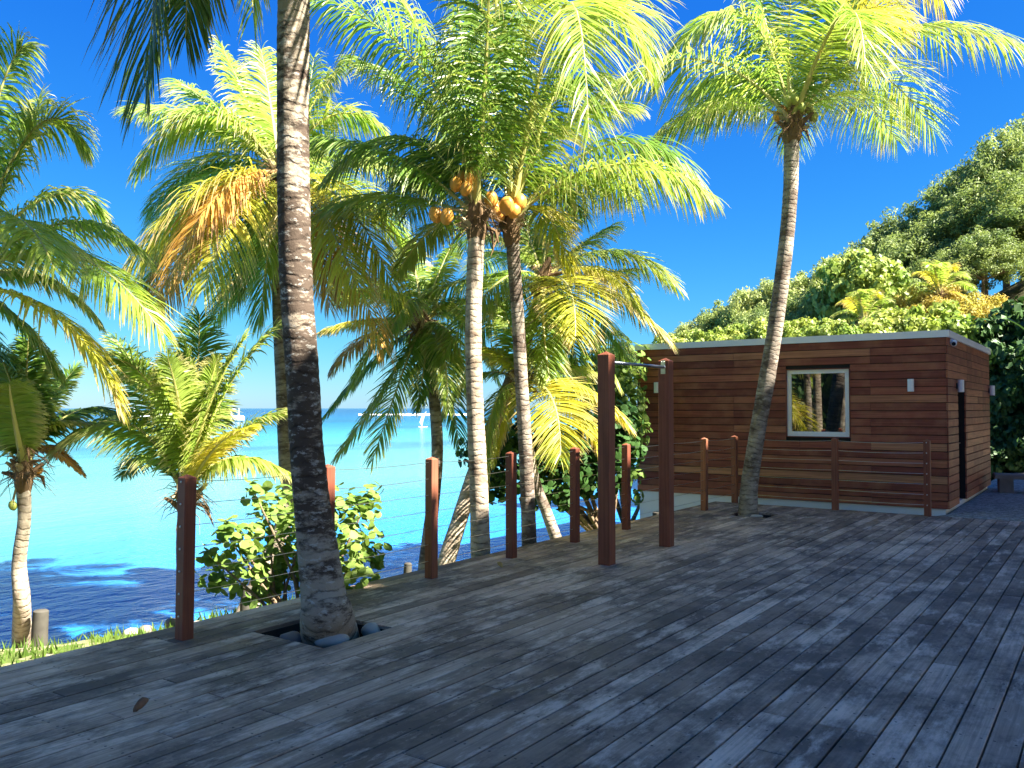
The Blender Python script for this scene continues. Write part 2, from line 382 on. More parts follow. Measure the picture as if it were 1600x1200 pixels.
# ------------------------------------------------------------------ deck: every board an object
DX0, DX1, DY0, DY1 = -5.68, 1.75, -4.0, 14.12
PITCHB = 0.147
holes = []      # (row range, y0, y1)
nrow = int((DX1 - DX0) / PITCHB)
def row_of(x): return int(round((x - DX0) / PITCHB))
holes.append((row_of(-5.05), row_of(-4.40), 4.0, 4.66))
holes.append((row_of(-4.85), row_of(-4.28), 12.42, 12.98))
mb = MB()
jy = np.arange(DY0 + .25, DY1, .5)
for y in jy:
    xa = DX0 + .03
    segs = [(xa, DX1 - .03)]
    for (r0, r1, h0, h1) in holes:
        if h0 - .03 < y < h1 + .03:
            segs = [(xa, DX0 + r0*PITCHB - .02), (DX0 + r1*PITCHB + .02, DX1 - .03)]
    for a, b in segs: mb.box(a, b, y - .02, y + .02, -.15, -.0305)
for (r0, r1, h0, h1) in holes:                       # liner boards round the planting holes
    a = DX0 + r0*PITCHB - .003; b = DX0 + r1*PITCHB - .003
    mb.box(a - .02, a, h0 - .02, h1 + .02, -.5, -.031); mb.box(b, b + .02, h0 - .02, h1 + .02, -.5, -.031)
    mb.box(a, b, h0 - .022, h0 - .002, -.5, -.031); mb.box(a, b, h1 + .002, h1 + .022, -.5, -.031)
mb.box(DX0 + .005, DX0 + .028, DY0, DY1, -.5, -.032)   # side skirt
mb.box(DX0 + .03, -2.3, DY1 - .03, DY1 - .006, -.5, -.032)
deck = mb.build('deck', M['joist']); tag(deck, kind='structure')
bm_ = MB(); bm_.box(-.0688, .0688, -.5, .5, -.03, 0, ch=.003)
board_me = bm_.mesh('deck_board', M['deck'])
rb = random.Random(3)
for r in range(nrow):
    xc = DX0 + (r + .5) * PITCHB - .003
    cuts = []; y = DY0 + rb.uniform(.6, 4.2)
    while y < DY1 - 1.0:
        cuts.append(round(y * 2) / 2 + .0); y += rb.choice([2.5, 3.0, 3.5, 4.0, 4.5, 5.0])
    pts = [DY0] + cuts + [DY1 - rb.uniform(0, .006)]
    segs = list(zip(pts[:-1], pts[1:]))
    for (r0, r1, h0, h1) in holes:
        if r0 <= r < r1:
            new = []
            for a, b in segs:
                if a < h0 < b or a < h1 < b or (h0 <= a and b <= h1):
                    if a < h0: new.append((a, h0))
                    if b > h1: new.append((h1, b))
                else: new.append((a, b))
            segs = new
    for a, b in segs:
        obj('deck_board', board_me, deck, (xc + rb.uniform(-.0012, .0012), (a + b)/2, rb.uniform(-.0022, .0008)),
            (rb.uniform(-.0002, .0002), rb.uniform(-.008, .008), rb.uniform(-.0003, .0003)), (1, (b - a) - .004, 1))
# soil bed and stones in the planting holes
sb = MB()
for (r0, r1, h0, h1) in holes:
    a = DX0 + r0*PITCHB; b = DX0 + r1*PITCHB; n = 6
    vs = [(a + (b-a)*i/n, h0 + (h1-h0)*j/n, -.14 + .03*mnoise.noise((i*.9, j*.9, h0))) for j in range(n+1) for i in range(n+1)]
    sb.add(vs, [(j*(n+1)+i, j*(n+1)+i+1, (j+1)*(n+1)+i+1, (j+1)*(n+1)+i) for j in range(n) for i in range(n)])
tag(sb.build('soil', M['soil'], smooth=True), kind='structure')
def stone(px, zc, r, label, mat='stone', seed=0):
    p = G(px[0], px[1], zc); b = MB(); rg = random.Random(seed)
    b.ball((0, 0, 0), 1.0, 14, 9)
    b.v = [tuple(c * (1 + .22 * mnoise.noise((v[0]*1.3 + seed, v[1]*1.3, v[2]*1.3))) * rr for c, rr in zip(v, r)) for v in b.v]
    o = b.build('stone', M[mat], smooth=True, loc=(p.x, p.y, zc), rot=(0, 0, rg.uniform(0, 3)))
    return tag(o, label, 'stone')
stone((517, 1000), -.03, (.13, .075, .06), 'pale flat stone in front of the thick palm trunk in the deck opening', seed=1)
stone((580, 986), -.05, (.085, .07, .065), 'rounded pale stone at the right corner of the palm opening in the deck', seed=2)
stone((455, 1000), -.08, (.09, .07, .06), 'brownish stone half hidden at the left of the palm opening', 'wet_rock', 3)
stone((1182, 807), -.01, (.10, .05, .03), 'small pale stone at the foot of the slim palm near the shed', seed=4)

# ------------------------------------------------------------------ railings and the pull-up frame
def post_mesh(name, s, h, mat, cap=.025):
    b = MB(); k = s/2; c = .006
    def ring(e, z): return [(-k+e+c, -k+e, z), (k-e-c, -k+e, z), (k-e, -k+e+c, z), (k-e, k-e-c, z), (k-e-c, k-e, z), (-k+e+c, k-e, z), (-k+e, k-e-c, z), (-k+e, -k+e+c, z)]
    vs = ring(0, -.03) + ring(0, h - cap) + ring(.006, h - cap + .006) + [(0, 0, h)]
    fs = [tuple(range(7, -1, -1))]
    for q in (0, 8):
        for i in range(8): fs.append((q+i, q+(i+1) % 8, q+8+(i+1) % 8, q+8+i))
    for i in range(8): fs.append((16+i, 16+(i+1) % 8, 24))
    b.add(vs, fs); return b.mesh(name, mat)
RAIL_H = 1.14; RP = .092; RX = -5.33
rail_me = post_mesh('post', RP, RAIL_H, M['post'])
st = MB(); st.ball((0, 0, 0), (.009, .006, .009), 8, 5); stud_me = st.mesh('stud', M['steel'], True)
cz = [RAIL_H - q for q in (.05, .205, .36, .515, .67, .825, .98)]
def railing(label, pts, sag, studs):
    root = empty('cable_railing', (pts[0][0], pts[0][1], 0)); tag(root, label, 'railing')
    for i, (x, y) in enumerate(pts):
        o = obj('post', rail_me, root, (x - pts[0][0], y - pts[0][1], 0), (rng.uniform(-.004, .004), rng.uniform(-.004, .004), rng.uniform(-.03, .03)))
        if i == 0 and studs: o.rotation_euler = (0, R(.8), 0)
        if studs and i == 0:
            for z in cz: obj('stud', stud_me, o, (0, -RP/2 - .002, z))
        if not studs and i == len(pts) - 1:
            for z in cz: obj('stud', stud_me, o, (0, -RP/2 - .002, z))
    for k, z in enumerate(cz):
        b = MB(); line = []
        for i in range(len(pts) - 1):
            a = Vector((*pts[i], z)); c = Vector((*pts[i+1], z)); s = sag * (1.6 if k < 2 else .5) * rng.uniform(.6, 1.2)
            for q in range(5):
                f = q/5; line.append(a.lerp(c, f) - Vector((pts[0][0], pts[0][1], s*4*f*(1-f))))
        line.append(Vector((*pts[-1], z)) - Vector((*pts[0], 0)))
        b.tube(line, .0024, 5); b.build('cable', M['steel'], root)
    return root
seaposts = [(RX, 3.60 + 1.315*i) for i in range(9)]
railing('steel cable railing on red-brown posts along the sea edge of the deck', seaposts, .012, True)
railing('steel cable railing on red-brown posts between the deck and the shed', [(-4.99, 14.04), (-3.66, 14.04), (-2.33, 14.04)], .012, False)

bar_root = empty('pull_up_frame', (-4.31, 7.80, 0)); tag(bar_root, 'tall wooden pull-up frame with a steel bar on the deck', 'pull-up bar')
bp = post_mesh('post', .135, 2.19, M['post'], .04)
obj('post', bp, bar_root, (0, 0, 0)); obj('post', bp, bar_root, (0, 1.43, 0), (0, 0, .01))
b = MB(); b.tube([(0, .07, 2.08), (0, 1.36, 2.08)], .017, 12); b.build('bar', M['bar_steel'], bar_root, True)
for y, s in ((.0685, 1), (1.3615, -1)):
    b = MB(); b.box(-.028, .028, min(y, y + s*.006), max(y, y + s*.006), 2.0, 2.16)
    for dx in (-.015, .015):
        for z in (2.018, 2.142): b.ball((dx, y + s*.008, z), .007, 6, 4)
    b.build('bracket', M['steel'], bar_root)

# ------------------------------------------------------------------ shed
SX0, SX1, SY0, SY1 = -7.52, -2.15, 14.82, 20.15
ZB, ZT, PH = .03, 2.718, .128
WX0, WX1, WZ0, WZ1 = -4.66, -3.62, 1.12, 2.26        # window opening
DRY0, DRY1, DRZ = 15.86, 16.72, 2.02                 # door opening
shed = empty('shed', (SX0, SY0, 0)); tag(shed, 'flat-roofed shed clad in red-brown horizontal planks with a white base', 'shed')
O = Vector((SX0, SY0, 0))
def sb_(name, boxes, mat, parent=shed, off=O, ch=0):
    b = MB()
    for q in boxes: b.box(q[0]-off.x, q[1]-off.x, q[2]-off.y, q[3]-off.y, q[4]-off.z, q[5]-off.z, ch=ch)
    return b.build(name, mat, parent)
t = .022; iy = SY0 + t; ix = SX1 - t
sb_('wall', [(SX0 + .02, WX0 - .01, iy, iy + .1, ZB, ZT), (WX1 + .01, ix, iy, iy + .1, ZB, ZT), (WX0 - .01, WX1 + .01, iy, iy + .1, ZB, WZ0 - .01), (WX0 - .01, WX1 + .01, iy, iy + .1, WZ1 + .01, ZT),
             (ix - .1, ix - .001, iy + .101, DRY0, ZB, ZT), (ix - .1, ix - .001, DRY1, SY1, ZB, ZT), (ix - .1, ix - .001, DRY0, DRY1, DRZ, ZT),
             (SX0 + .02, SX0 + .12, iy + .101, SY1 - .1, ZB, ZT), (SX0 + .02, ix - .101, SY1 - .099, SY1, ZB, ZT)], M['room_dark'])
sb_('base', [(SX0 + .03, SX1 - .06, SY0 + .035, SY1 - .02, -1.2, ZB - .002)], M['white_paint'])
sb_('roof', [(SX0 + .0, SX1 - .0, SY0 + .0, SY1, ZT + .002, ZT + .06)], M['fascia'])
sb_('fascia', [(SX0 - .03, SX1 + .03, SY0 - .03, SY0 - .003, ZT - .005, ZT + .105), (SX1 + .003, SX1 + .03, SY0 - .003, SY1 + .03, ZT - .005, ZT + .105),
               (SX0 - .03, SX0 - .003, SY0 - .003, SY1 + .03, ZT - .005, ZT + .105), (SX0 - .003, SX1 + .003, SY1 + .003, SY1 + .03, ZT - .005, ZT + .105)], M['fascia'])
# planks share one unit mesh (length 1 along x, face towards -y)
b = MB(); hh = PH - .010
vs = []
for x in (-.5, .5): vs += [(x, 0, .004), (x, -.018, 0), (x, -.022, .004), (x, -.022, hh - .004), (x, -.018, hh), (x, 0, hh)]
b.add(vs, [(i, i+1, i+7, i+6) for i in range(5)] + [(0, 6, 11, 5), (5, 4, 3, 2, 1, 0), (6, 7, 8, 9, 10, 11)])
plank_me = b.mesh('plank', M['plank'])
joints = [-6.75, -5.60, -4.44, -3.29]
rp = random.Random(21)
def put_plank(a, c, z, front=True):
    L = c - a - .003
    if L < .03: return
    if front: obj('plank', plank_me, shed, ((a + c)/2 - O.x, iy - O.y + rp.uniform(-.002, .001), z), (rp.uniform(-.006, .006), 0, 0), (L, 1, 1))
    else: obj('plank', plank_me, shed, (ix - O.x + rp.uniform(-.001, .002), (a + c)/2 - O.y, z), (0, 0, math.pi/2), (L, 1, 1))
nrow_s = int((ZT - ZB) / PH)
for k in range(nrow_s):
    z = ZB + k * PH
    js = sorted(rp.sample(joints, rp.choice([1, 2, 2]))); pts = [SX0] + js + [SX1 - .024]
    for a, c in zip(pts[:-1], pts[1:]):
        if z + PH > WZ0 - .01 and z < WZ1 + .02 and a < WX1 and c > WX0:
            put_plank(a, min(c, WX0 - .012), z)
            if c > WX1: put_plank(max(a, WX1 + .012), c, z)
        else: put_plank(a, c, z)
    js = sorted(rp.sample([16.9, 17.6, 18.3, 19.0], 2)); pts = [SY0 + .0] + js + [SY1]
    for a, c in zip(pts[:-1], pts[1:]):
        if z < DRZ - .02 and a < DRY1 and c > DRY0:
            put_plank(a, DRY0, z, False); put_plank(DRY1, c, z, False)
        else: put_plank(a, c, z, False)
sb_('door', [(ix - .16, ix - .11, DRY0 + .001, DRY1 - .001, ZB, DRZ - .002)], M['post'])
b = MB(); b.tube([(ix - .1 - O.x, DRY1 - .1 - O.y, 1.0), (ix - .06 - O.x, DRY1 - .1 - O.y, 1.0), (ix - .06 - O.x, DRY1 - .2 - O.y, 1.0)], .01, 8); b.build('door_handle', M['steel'], shed)
# window: white frame set into the opening, timber reveal, reflective pane
win = sb_('window_frame', [(WX0 + .004, WX0 + .075, iy + .01, iy + .06, WZ0 + .004, WZ1 - .004), (WX1 - .075, WX1 - .004, iy + .01, iy + .06, WZ0 + .004, WZ1 - .004),
                           (WX0 + .075, WX1 - .075, iy + .011, iy + .059, WZ0 + .004, WZ0 + .085), (WX0 + .075, WX1 - .075, iy + .011, iy + .059, WZ1 - .07, WZ1 - .004)], M['white_paint'])
sb_('pane', [(WX0 + .068, WX1 - .068, iy + .03, iy + .04, WZ0 + .075, WZ1 - .06)], M['glass'], win, O)
sb_('window_reveal', [(WX0 - .012, WX0 + .003, SY0 - .012, iy + .09, WZ0 - .012, WZ1 + .012), (WX1 - .003, WX1 + .012, SY0 - .012, iy + .09, WZ0 - .012, WZ1 + .012),
                      (WX0 + .003, WX1 - .003, SY0 - .011, iy + .09, WZ1 - .003, WZ1 + .011), (WX0 + .003, WX1 - .003, SY0 - .011, iy + .09, WZ0 - .011, WZ0 + .003)], M['post'])
# wall lamps
def wall_lamp(loc, rz, label):
    r = empty('wall_lamp', loc, rz); tag(r, label, 'wall lamp', 'white cylinder wall lamps on the shed')
    b = MB(); b.box(-.03, .03, -.02, .0, -.05, .05); b.build('back_plate', M['black'], r)
    b = MB(); b.tube([(0, -.065, -.1), (0, -.065, -.095), (0, -.065, .095), (0, -.065, .1)], [.044, .048, .048, .044], 20)
    b.build('lamp_body', M['white_paint'], r)
wall_lamp((-2.67, SY0 - .001, 1.965), 0, 'white cylinder wall lamp between the window and the shed corner')
wall_lamp((-7.08, SY0 - .001, 1.99), 0, 'white cylinder wall lamp near the seaward end of the shed')
wall_lamp((SX1 + .001, 15.70, 1.965), math.pi/2, 'white cylinder wall lamp beside the shed door')
wall_lamp((SX1 + .001, 20.0, 1.965), math.pi/2, 'white cylinder wall lamp at the far end of the door wall')
r = empty('security_camera', (SX1, 15.12, 2.63)); tag(r, 'small white security camera under the roof edge at the shed corner', 'camera')
b = MB(); b.tube([(0, 0, .03), (.035, 0, .03)], [.045, .045], 14); b.build('mount', M['white_paint'], r)
b = MB(); b.tube([(.05, .07, .02), (.05, .06, .02), (.06, -.06, -.01), (.06, -.07, -.013)], [.03, .042, .045, .04], 14); b.build('housing', M['white_paint'], r)
b = MB(); b.tube([(.06, -.071, -.013), (.0605, -.076, -.014)], [.032, .028], 14); b.build('lens', M['lens'], r)

# ------------------------------------------------------------------ small things on deck and beach
p = G(220, 1112)
n = 9; vs = []; fs = []
for i in range(n):
    for j in range(5):
        a = i/(n-1); w = math.sin(math.pi*min(1, a*.92+.05))**.7 * .055; s = (j-2)/2
        x = s * w * math.cos(s*1.1); y = (a-.5)*.2; z = .004 + .06*(a*a) + abs(s)**1.5 * w * 1.25 + .008*mnoise.noise((i*.7, j*.9, 3))
        vs.append((x, y, z))
for i in range(n-1):
    for j in range(4): fs.append((i*5+j, i*5+j+1, (i+1)*5+j+1, (i+1)*5+j))
lm = mesh_of('dry_leaf', [(v[0]*.5, v[1]*.38, v[2]*.75) for v in vs], fs, M['dry_leaf'], smooth=True)
o = obj('dry_leaf', lm, None, (p.x, p.y, .001), (0, 0, R(-20))); tag(o, 'curled dark brown dry leaf lying on the open deck boards', 'leaf')
p = G(781, 886); o = obj('dry_leaf', mesh_of('dry_leaf', [(v[0]*.8, v[1]*.55, v[2]*.5) for v in vs], fs, M['dry_leaf_tan'], smooth=True), None, (p.x, p.y, .001), (0, 0, R(60)))
tag(o, 'small tan dry leaf on the deck near the railing posts', 'leaf')
for (u, v, w, vt, lab) in ((62, 990, 24, 955, 'weathered grey timber pile on the grassy shore beside a leaning young palm'), (383, 975, 17, 918, 'weathered grey timber pile below the sea grape bush'),
                       (636, 920, 13, 881, 'short weathered timber pile beyond the deck edge by the railing'), (1026, 850, 15, 801, 'grey timber pile in front of the white shed base')):
    base = G(u, v, -.85); d = (base - CAMP).dot(_cf); top = P(u, vt, d)
    w = w * d / FPX; b = MB(); hgt = top.z + 1.1
    b.tube([(0, 0, -.2), (0, 0, .3), (.005, 0, hgt*.7), (.01, .005, hgt), (.01, .005, hgt + .012)], [w*.52, w*.5, w*.5, w*.47, w*.36], 12)
    o = b.build('timber_pile', M['pile'], None, True, (base.x, base.y, -1.1)); tag(o, lab, 'pile')
    mod = o.modifiers.new('edge', 'EDGE_SPLIT'); mod.split_angle = R(40)
for i, (u, v) in enumerate(((308, 988), (322, 986), (338, 984), (268, 978), (205, 985), (228, 982))):
    pz = -.88; q = G(u, v - 4, pz)
    b = MB(); b.ball((0, 0, 0), (.10, .08, .06), 9, 6, 0, .12, rng); o = b.build('shore_stone', M['wet_rock' if i % 2 else 'stone'], None, True, (q.x, q.y, ground_z(q.x, q.y) + .03), (0, 0, i))
    tag(o, ('pale' if i % 2 == 0 else 'dark wet') + ' rounded shore stone, ' + ORD[i] + ' along the grass edge from the first railing post', 'stone', 'stones along the shore line')
# grass tufts on the shore strip: one mass
gvv = []; gff = []
for _ in range(11000):
    x = rng.uniform(-11.5, -5.9); y = rng.uniform(-1, 7.5); z = ground_z(x, y)
    if z < -1.1: continue
    if mnoise.noise((x*1.6, y*1.6, 4)) < -.2 and rng.random() > .1: continue
    h = rng.uniform(.04, .16); a = rng.uniform(0, 6.28); w = rng.uniform(.008, .018); lx, ly = rng.uniform(-.05, .05), rng.uniform(-.05, .05)
    k = len(gvv); gvv += [(x - w*math.cos(a), y - w*math.sin(a), z - .01), (x + w*math.cos(a), y + w*math.sin(a), z - .01), (x + lx, y + ly, z + h)]; gff.append((k, k+1, k+2))
tag(obj('grass', mesh_of('grass', gvv, gff, M['grass'])), 'patchy short grass on the sandy shore strip', 'grass', kind='stuff')

# low stone seat at the end of the gravel yard
q = G(1604, 768); r = empty('stone_bench', (q.x, q.y, -.03), R(12)); tag(r, 'low stone bench on the gravel beyond the shed door', 'bench')
b = MB(); b.box(-.55, .9, -.2, .25, .27, .36, ch=.015); b.build('seat', M['wet_rock'], r)
for x in (-.35, .6):
    b = MB(); b.box(x - .12, x + .12, -.14, .19, -.05, .268); b.build('leg', M['wet_rock'], r)

# ------------------------------------------------------------------ boats, surf, sail
def catamaran(u, v, length, rz, label, scale_h=1.0):
    p = G(u, v, SEA_Z); r = empty('catamaran', (p.x, p.y, SEA_Z), rz); tag(r, label, 'boat')
    L = length; h = L*.105*scale_h
    for s in (-1, 1):
        b = MB(); vs = []; fs = []; n = 10
        for i in range(n+1):
            a = i/n; x = (a-.5)*L; w = .085*L * (1 if a < .6 else max(.06, 1 - ((a-.6)/.4)**1.7)); top = h*(.9 + .35*a*a)
            for (dy, dz) in ((-w/2, top), (-w*.45, h*.3), (0, -.35), (w*.45, h*.3), (w/2, top)): vs.append((x, s*L*.17 + dy, dz))
        for i in range(n):
            for j in range(4): fs.append((i*5+j, (i+1)*5+j, (i+1)*5+j+1, i*5+j+1))
            fs.append((i*5+4, (i+1)*5+4, (i+1)*5, i*5))
        fs.append((0, 1, 2, 3, 4)); b.add(vs, fs); b.build('hull', M['white_boat'], r)
    b = MB(); b.box(-.48*L, .22*L, -.2*L, .2*L, h*.85, h*1.1); b.build('bridge_deck', M['white_boat'], r)
    b = MB(); b.add([(-.30*L, -.17*L, h*1.101), (.16*L, -.16*L, h*1.101), (.16*L, .16*L, h*1.101), (-.30*L, .17*L, h*1.101), (-.27*L, -.15*L, h*1.85), (.04*L, -.14*L, h*1.85), (.04*L, .14*L, h*1.85), (-.27*L, .15*L, h*1.85)],
                    [(4, 5, 6, 7), (0, 1, 5, 4), (1, 2, 6, 5), (2, 3, 7, 6), (3, 0, 4, 7)]); cab = b.build('cabin', M['white_boat'], r)
    b = MB()
    for s in (-1, 1): b.box(-.26*L, .07*L, s*.158*L - .06, s*.158*L + .06, h*1.35, h*1.65)
    b.build('window_band', M['boat_glass'], cab)
    b = MB(); b.box(-.42*L, -.02*L, -.16*L, .16*L, h*2.25, h*2.33)
    for x in (-.4, -.05):
        for y in (-.14, .14): b.box(x*L - .05, x*L + .05, y*L - .05, y*L + .05, h*1.1, h*2.25)
    b.build('flybridge_roof', M['white_boat'], r)
    return r
catamaran(338, 659, 11.5, YAW + R(195), 'white motor catamaran anchored nearer, its stern showing beside the fan-shaped young palm')
catamaran(246, 653, 15.0, YAW + R(8), 'long white catamaran anchored farther off behind the fan-shaped young palm', .8)
q = G(661, 667, SEA_Z); r = empty('windsurfer', (q.x, q.y, SEA_Z), YAW); tag(r, 'small white sail of a windsurf board on the turquoise lagoon', 'windsurf board')
b = MB(); b.box(-.7, .7, -.3, .3, -.05, .06, ch=.05); b.build('board', M['white_boat'], r)
b = MB(); b.add([(-.15, 0, .1), (-.55, .02, .7), (-.25, .05, 1.6), (.55, .03, 2.5), (.1, 0, 1.2), (-.15, -.02, .1), (-.55, 0, .7), (-.25, .03, 1.6), (.55, .01, 2.5), (.1, -.02, 1.2)],
                [(0, 1, 2, 4), (2, 3, 4), (5, 9, 7, 6), (9, 8, 7), (0, 4, 9, 5), (4, 3, 8, 9), (3, 2, 7, 8), (2, 1, 6, 7), (1, 0, 5, 6)]); b.build('sail', M['white_boat'], r)
vs = []; fs = []; n = 60
for i in range(n+1):
    q = G(560 + 170*i/n, 648.5, SEA_Z); w = 5 + 3*mnoise.noise((i*.3, 0, 0)); h = .55 + .5*mnoise.noise((i*.45, 2, 0))
    dr = Vector((q.x, q.y, 0)).normalized()
    for k, (a, z) in enumerate(((-w, -.1), (-w*.3, h), (w*.3, h*.8), (w, -.1))): vs.append((q.x + dr.x*a, q.y + dr.y*a, SEA_Z + z))
for i in range(n):
    for j in range(3): fs.append((i*4+j, (i+1)*4+j, (i+1)*4+j+1, i*4+j+1))
tag(obj('breaking_wave', mesh_of('breaking_wave', vs, fs, M['foam'], smooth=True)), kind='structure')

# ------------------------------------------------------------------ palms
def V3(v): return np.array((v[0], v[1], v[2]), dtype=float)
def frond_mesh(c, m, t, mat, rmat, seed, n=165, leaf=.62, droop=.55, roll=0.0, wid=.026, tatter=.04):
    rg = np.random.default_rng(seed)
    c, m, t = V3(c), V3(m), V3(t); b = 2*m - .5*(c + t)
    def pos(s): s = s[:, None]; return (1-s)**2*c + 2*s*(1-s)*b + s*s*t
    def tan(s):
        s = s[:, None]; d = 2*(1-s)*(b-c) + 2*s*(t-b); return d/np.maximum(np.linalg.norm(d, axis=1, keepdims=True), 1e-6)
    hd = (t - c)*np.array((1, 1, 0)); 
    if np.linalg.norm(hd) < .25: hd = (m - c)*np.array((1, 1, 0)) + hd*.5
    if np.linalg.norm(hd) < .05: hd = np.array((math.cos(seed), math.sin(seed), 0))
    hd /= np.linalg.norm(hd); S0 = np.cross(hd, (0, 0, 1.0)); S0 /= np.linalg.norm(S0)
    length = np.linalg.norm(np.diff(pos(np.linspace(0, 1, 30)), axis=0), axis=1).sum()
    leaf = 1.36 * leaf * min(1.25, max(.5, length/2.9))
    verts = []; uvs = []; faces = []; mi = []
    # rachis
    K = 14; ss = np.linspace(0, 1, K); pp = pos(ss); tt = tan(ss)
    for i in range(K):
        N = np.cross(S0, tt[i]); rr = .030*(1-ss[i])**1.2 + .0045; rr = rr + (.03 if i == 0 else 0)
        for j in range(5):
            q = 2*math.pi*j/5; verts.append(pp[i] + S0*rr*math.cos(q)*1.15 + N*rr*.75*math.sin(q)); uvs.append((ss[i], -.5))
    for i in range(K-1):
        for j in range(5): faces.append((i*5+j, i*5+(j+1) % 5, (i+1)*5+(j+1) % 5, (i+1)*5+j)); mi.append(1)
    # leaflets, both sides
    s = np.linspace(.13, .995, n); s = np.concatenate([s, s + .004]); s = np.clip(s + rg.normal(0, .0025, s.size), .1, 1.0)
    side = np.concatenate([np.ones(n), -np.ones(n)])
    keep = rg.random(s.size) > tatter; s = s[keep]; side = side[keep]; k = s.size
    p = pos(s); T = tan(s); S = np.repeat(S0[None], k, 0)
    rl = roll + .35*(s - .5) * (1 if seed % 2 else -1)
    N = np.cross(S, T); cr, sr = np.cos(rl)[:, None], np.sin(rl)[:, None]
    S, N = S*cr + N*sr, N*cr - S*sr
    prof = np.interp(s, [.1, .2, .4, .65, .85, 1.0], [.45, .8, 1.0, .93, .68, .38])
    Lf = leaf*prof*rg.uniform(.82, 1.1, k)
    ang = np.radians(np.interp(s, [.1, .5, .9, 1.0], [78, 62, 40, 22]) + rg.normal(0, 3.5, k))
    D = S*(side*np.sin(ang))[:, None] + T*np.cos(ang)[:, None] + N*(.20 + rg.normal(0, .07, k))[:, None]
    D /= np.linalg.norm(D, axis=1, keepdims=True)
    g = droop*rg.uniform(.55, 1.35, k); gv_ = np.array((0, 0, -1.0))
    qs = [0, .3, .6, .85, 1.0]; wd = [.55, 1.0, .82, .45]
    cur = p.copy(); nodes = [cur.copy()]; dirs = [D.copy()]
    wind = np.array((rg.normal(0, .06), rg.normal(0, .06), 0))
    for a, bq in zip(qs[:-1], qs[1:]):
        mid = (a + bq)/2
        dd = D + gv_*(g*2.1*mid)[:, None] + wind*mid + rg.normal(0, .035, (k, 3)); dd /= np.linalg.norm(dd, axis=1, keepdims=True)
        cur = cur + dd*(Lf*(bq - a))[:, None]; nodes.append(cur.copy()); dirs.append(dd)
    W = T + N*rg.normal(.25, .35, k)[:, None]
    base = len(verts); out = np.empty((k, 9, 3)); uvo = np.empty((k, 9, 2))
    ww = wid*rg.uniform(.8, 1.15, k)*np.interp(s, [.1, .4, .9, 1], [.8, 1, .8, .5])
    for i in range(4):
        d = dirs[i]; w = W - d*(W*d).sum(1, keepdims=True); w /= np.maximum(np.linalg.norm(w, axis=1, keepdims=True), 1e-5)
        out[:, 2*i] = nodes[i] + w*(ww*wd[i]*.5)[:, None]; out[:, 2*i+1] = nodes[i] - w*(ww*wd[i]*.5)[:, None]
        uvo[:, 2*i] = uvo[:, 2*i+1] = np.stack([s, np.full(k, qs[i])], 1)
    out[:, 8] = nodes[4]; uvo[:, 8] = np.stack([s, np.ones(k)], 1)
    allv = np.concatenate([np.array(verts), out.reshape(-1, 3)]); alluv = np.concatenate([np.array(uvs), uvo.reshape(-1, 2)])
    for i in range(k):
        o = base + i*9
        faces += [(o, o+1, o+3, o+2), (o+2, o+3, o+5, o+4), (o+4, o+5, o+7, o+6), (o+6, o+7, o+8)]; mi += [0]*4
    return mesh_of('frond', allv.tolist(), faces, [mat, rmat], mi, alluv)

def catmull(pts, per):
    pts = [Vector(p) for p in pts]; out = []
    for i in range(len(pts) - 1):
        a = pts[max(i-1, 0)]; b = pts[i]; c = pts[i+1]; d = pts[min(i+2, len(pts)-1)]
        n = max(2, int((c - b).length / per))
        for q in range(n):
            s = q/n; out.append((.5*((2*b) + (c-a)*s + (2*a-5*b+4*c-d)*s*s + (3*b-a-3*c+d)*s**3), i + s))
    out.append((pts[-1], len(pts) - 1)); return out
def trunk_mesh(pts, rad, mat, seed, step=.05, seg=16, rough=1.0):
    cm = catmull(pts, step); verts = []; uv = []; faces = []; L = 0; prev = None; K = len(cm)
    for i, (p, f) in enumerate(cm):
        if i: L += (p - cm[i-1][0]).length
        tdir = (cm[min(i+1, K-1)][0] - cm[max(i-1, 0)][0]).normalized()
        a = (prev - tdir*prev.dot(tdir)).normalized() if prev is not None else tdir.orthogonal().normalized(); prev = a; bb = tdir.cross(a)
        r = float(np.interp(f, range(len(rad)), rad)); ph = (L*11 + .6*mnoise.noise((seed, L*2, 0))) % 1.0
        rr = r*(1 + rough*(.035*(1 - ph) - .012))
        for j in range(seg + 1):
            q = 2*math.pi*j/seg; dv = a*math.cos(q) + bb*math.sin(q)
            k = 1 + rough*(.03*mnoise.noise((dv.x*1.5 + seed, dv.y*1.5, L*3)) + .012*mnoise.noise((dv.x*6, dv.y*6 + seed, L*14)))
            verts.append(p + dv*rr*k); uv.append((j/seg, L))
    n = seg + 1
    for i in range(K-1):
        for j in range(seg): faces.append((i*n+j, i*n+j+1, (i+1)*n+j+1, (i+1)*n+j))
    faces.append(tuple(range((K-1)*n, (K-1)*n + seg)))
    return mesh_of('trunk', verts, faces, mat, None, uv, True)

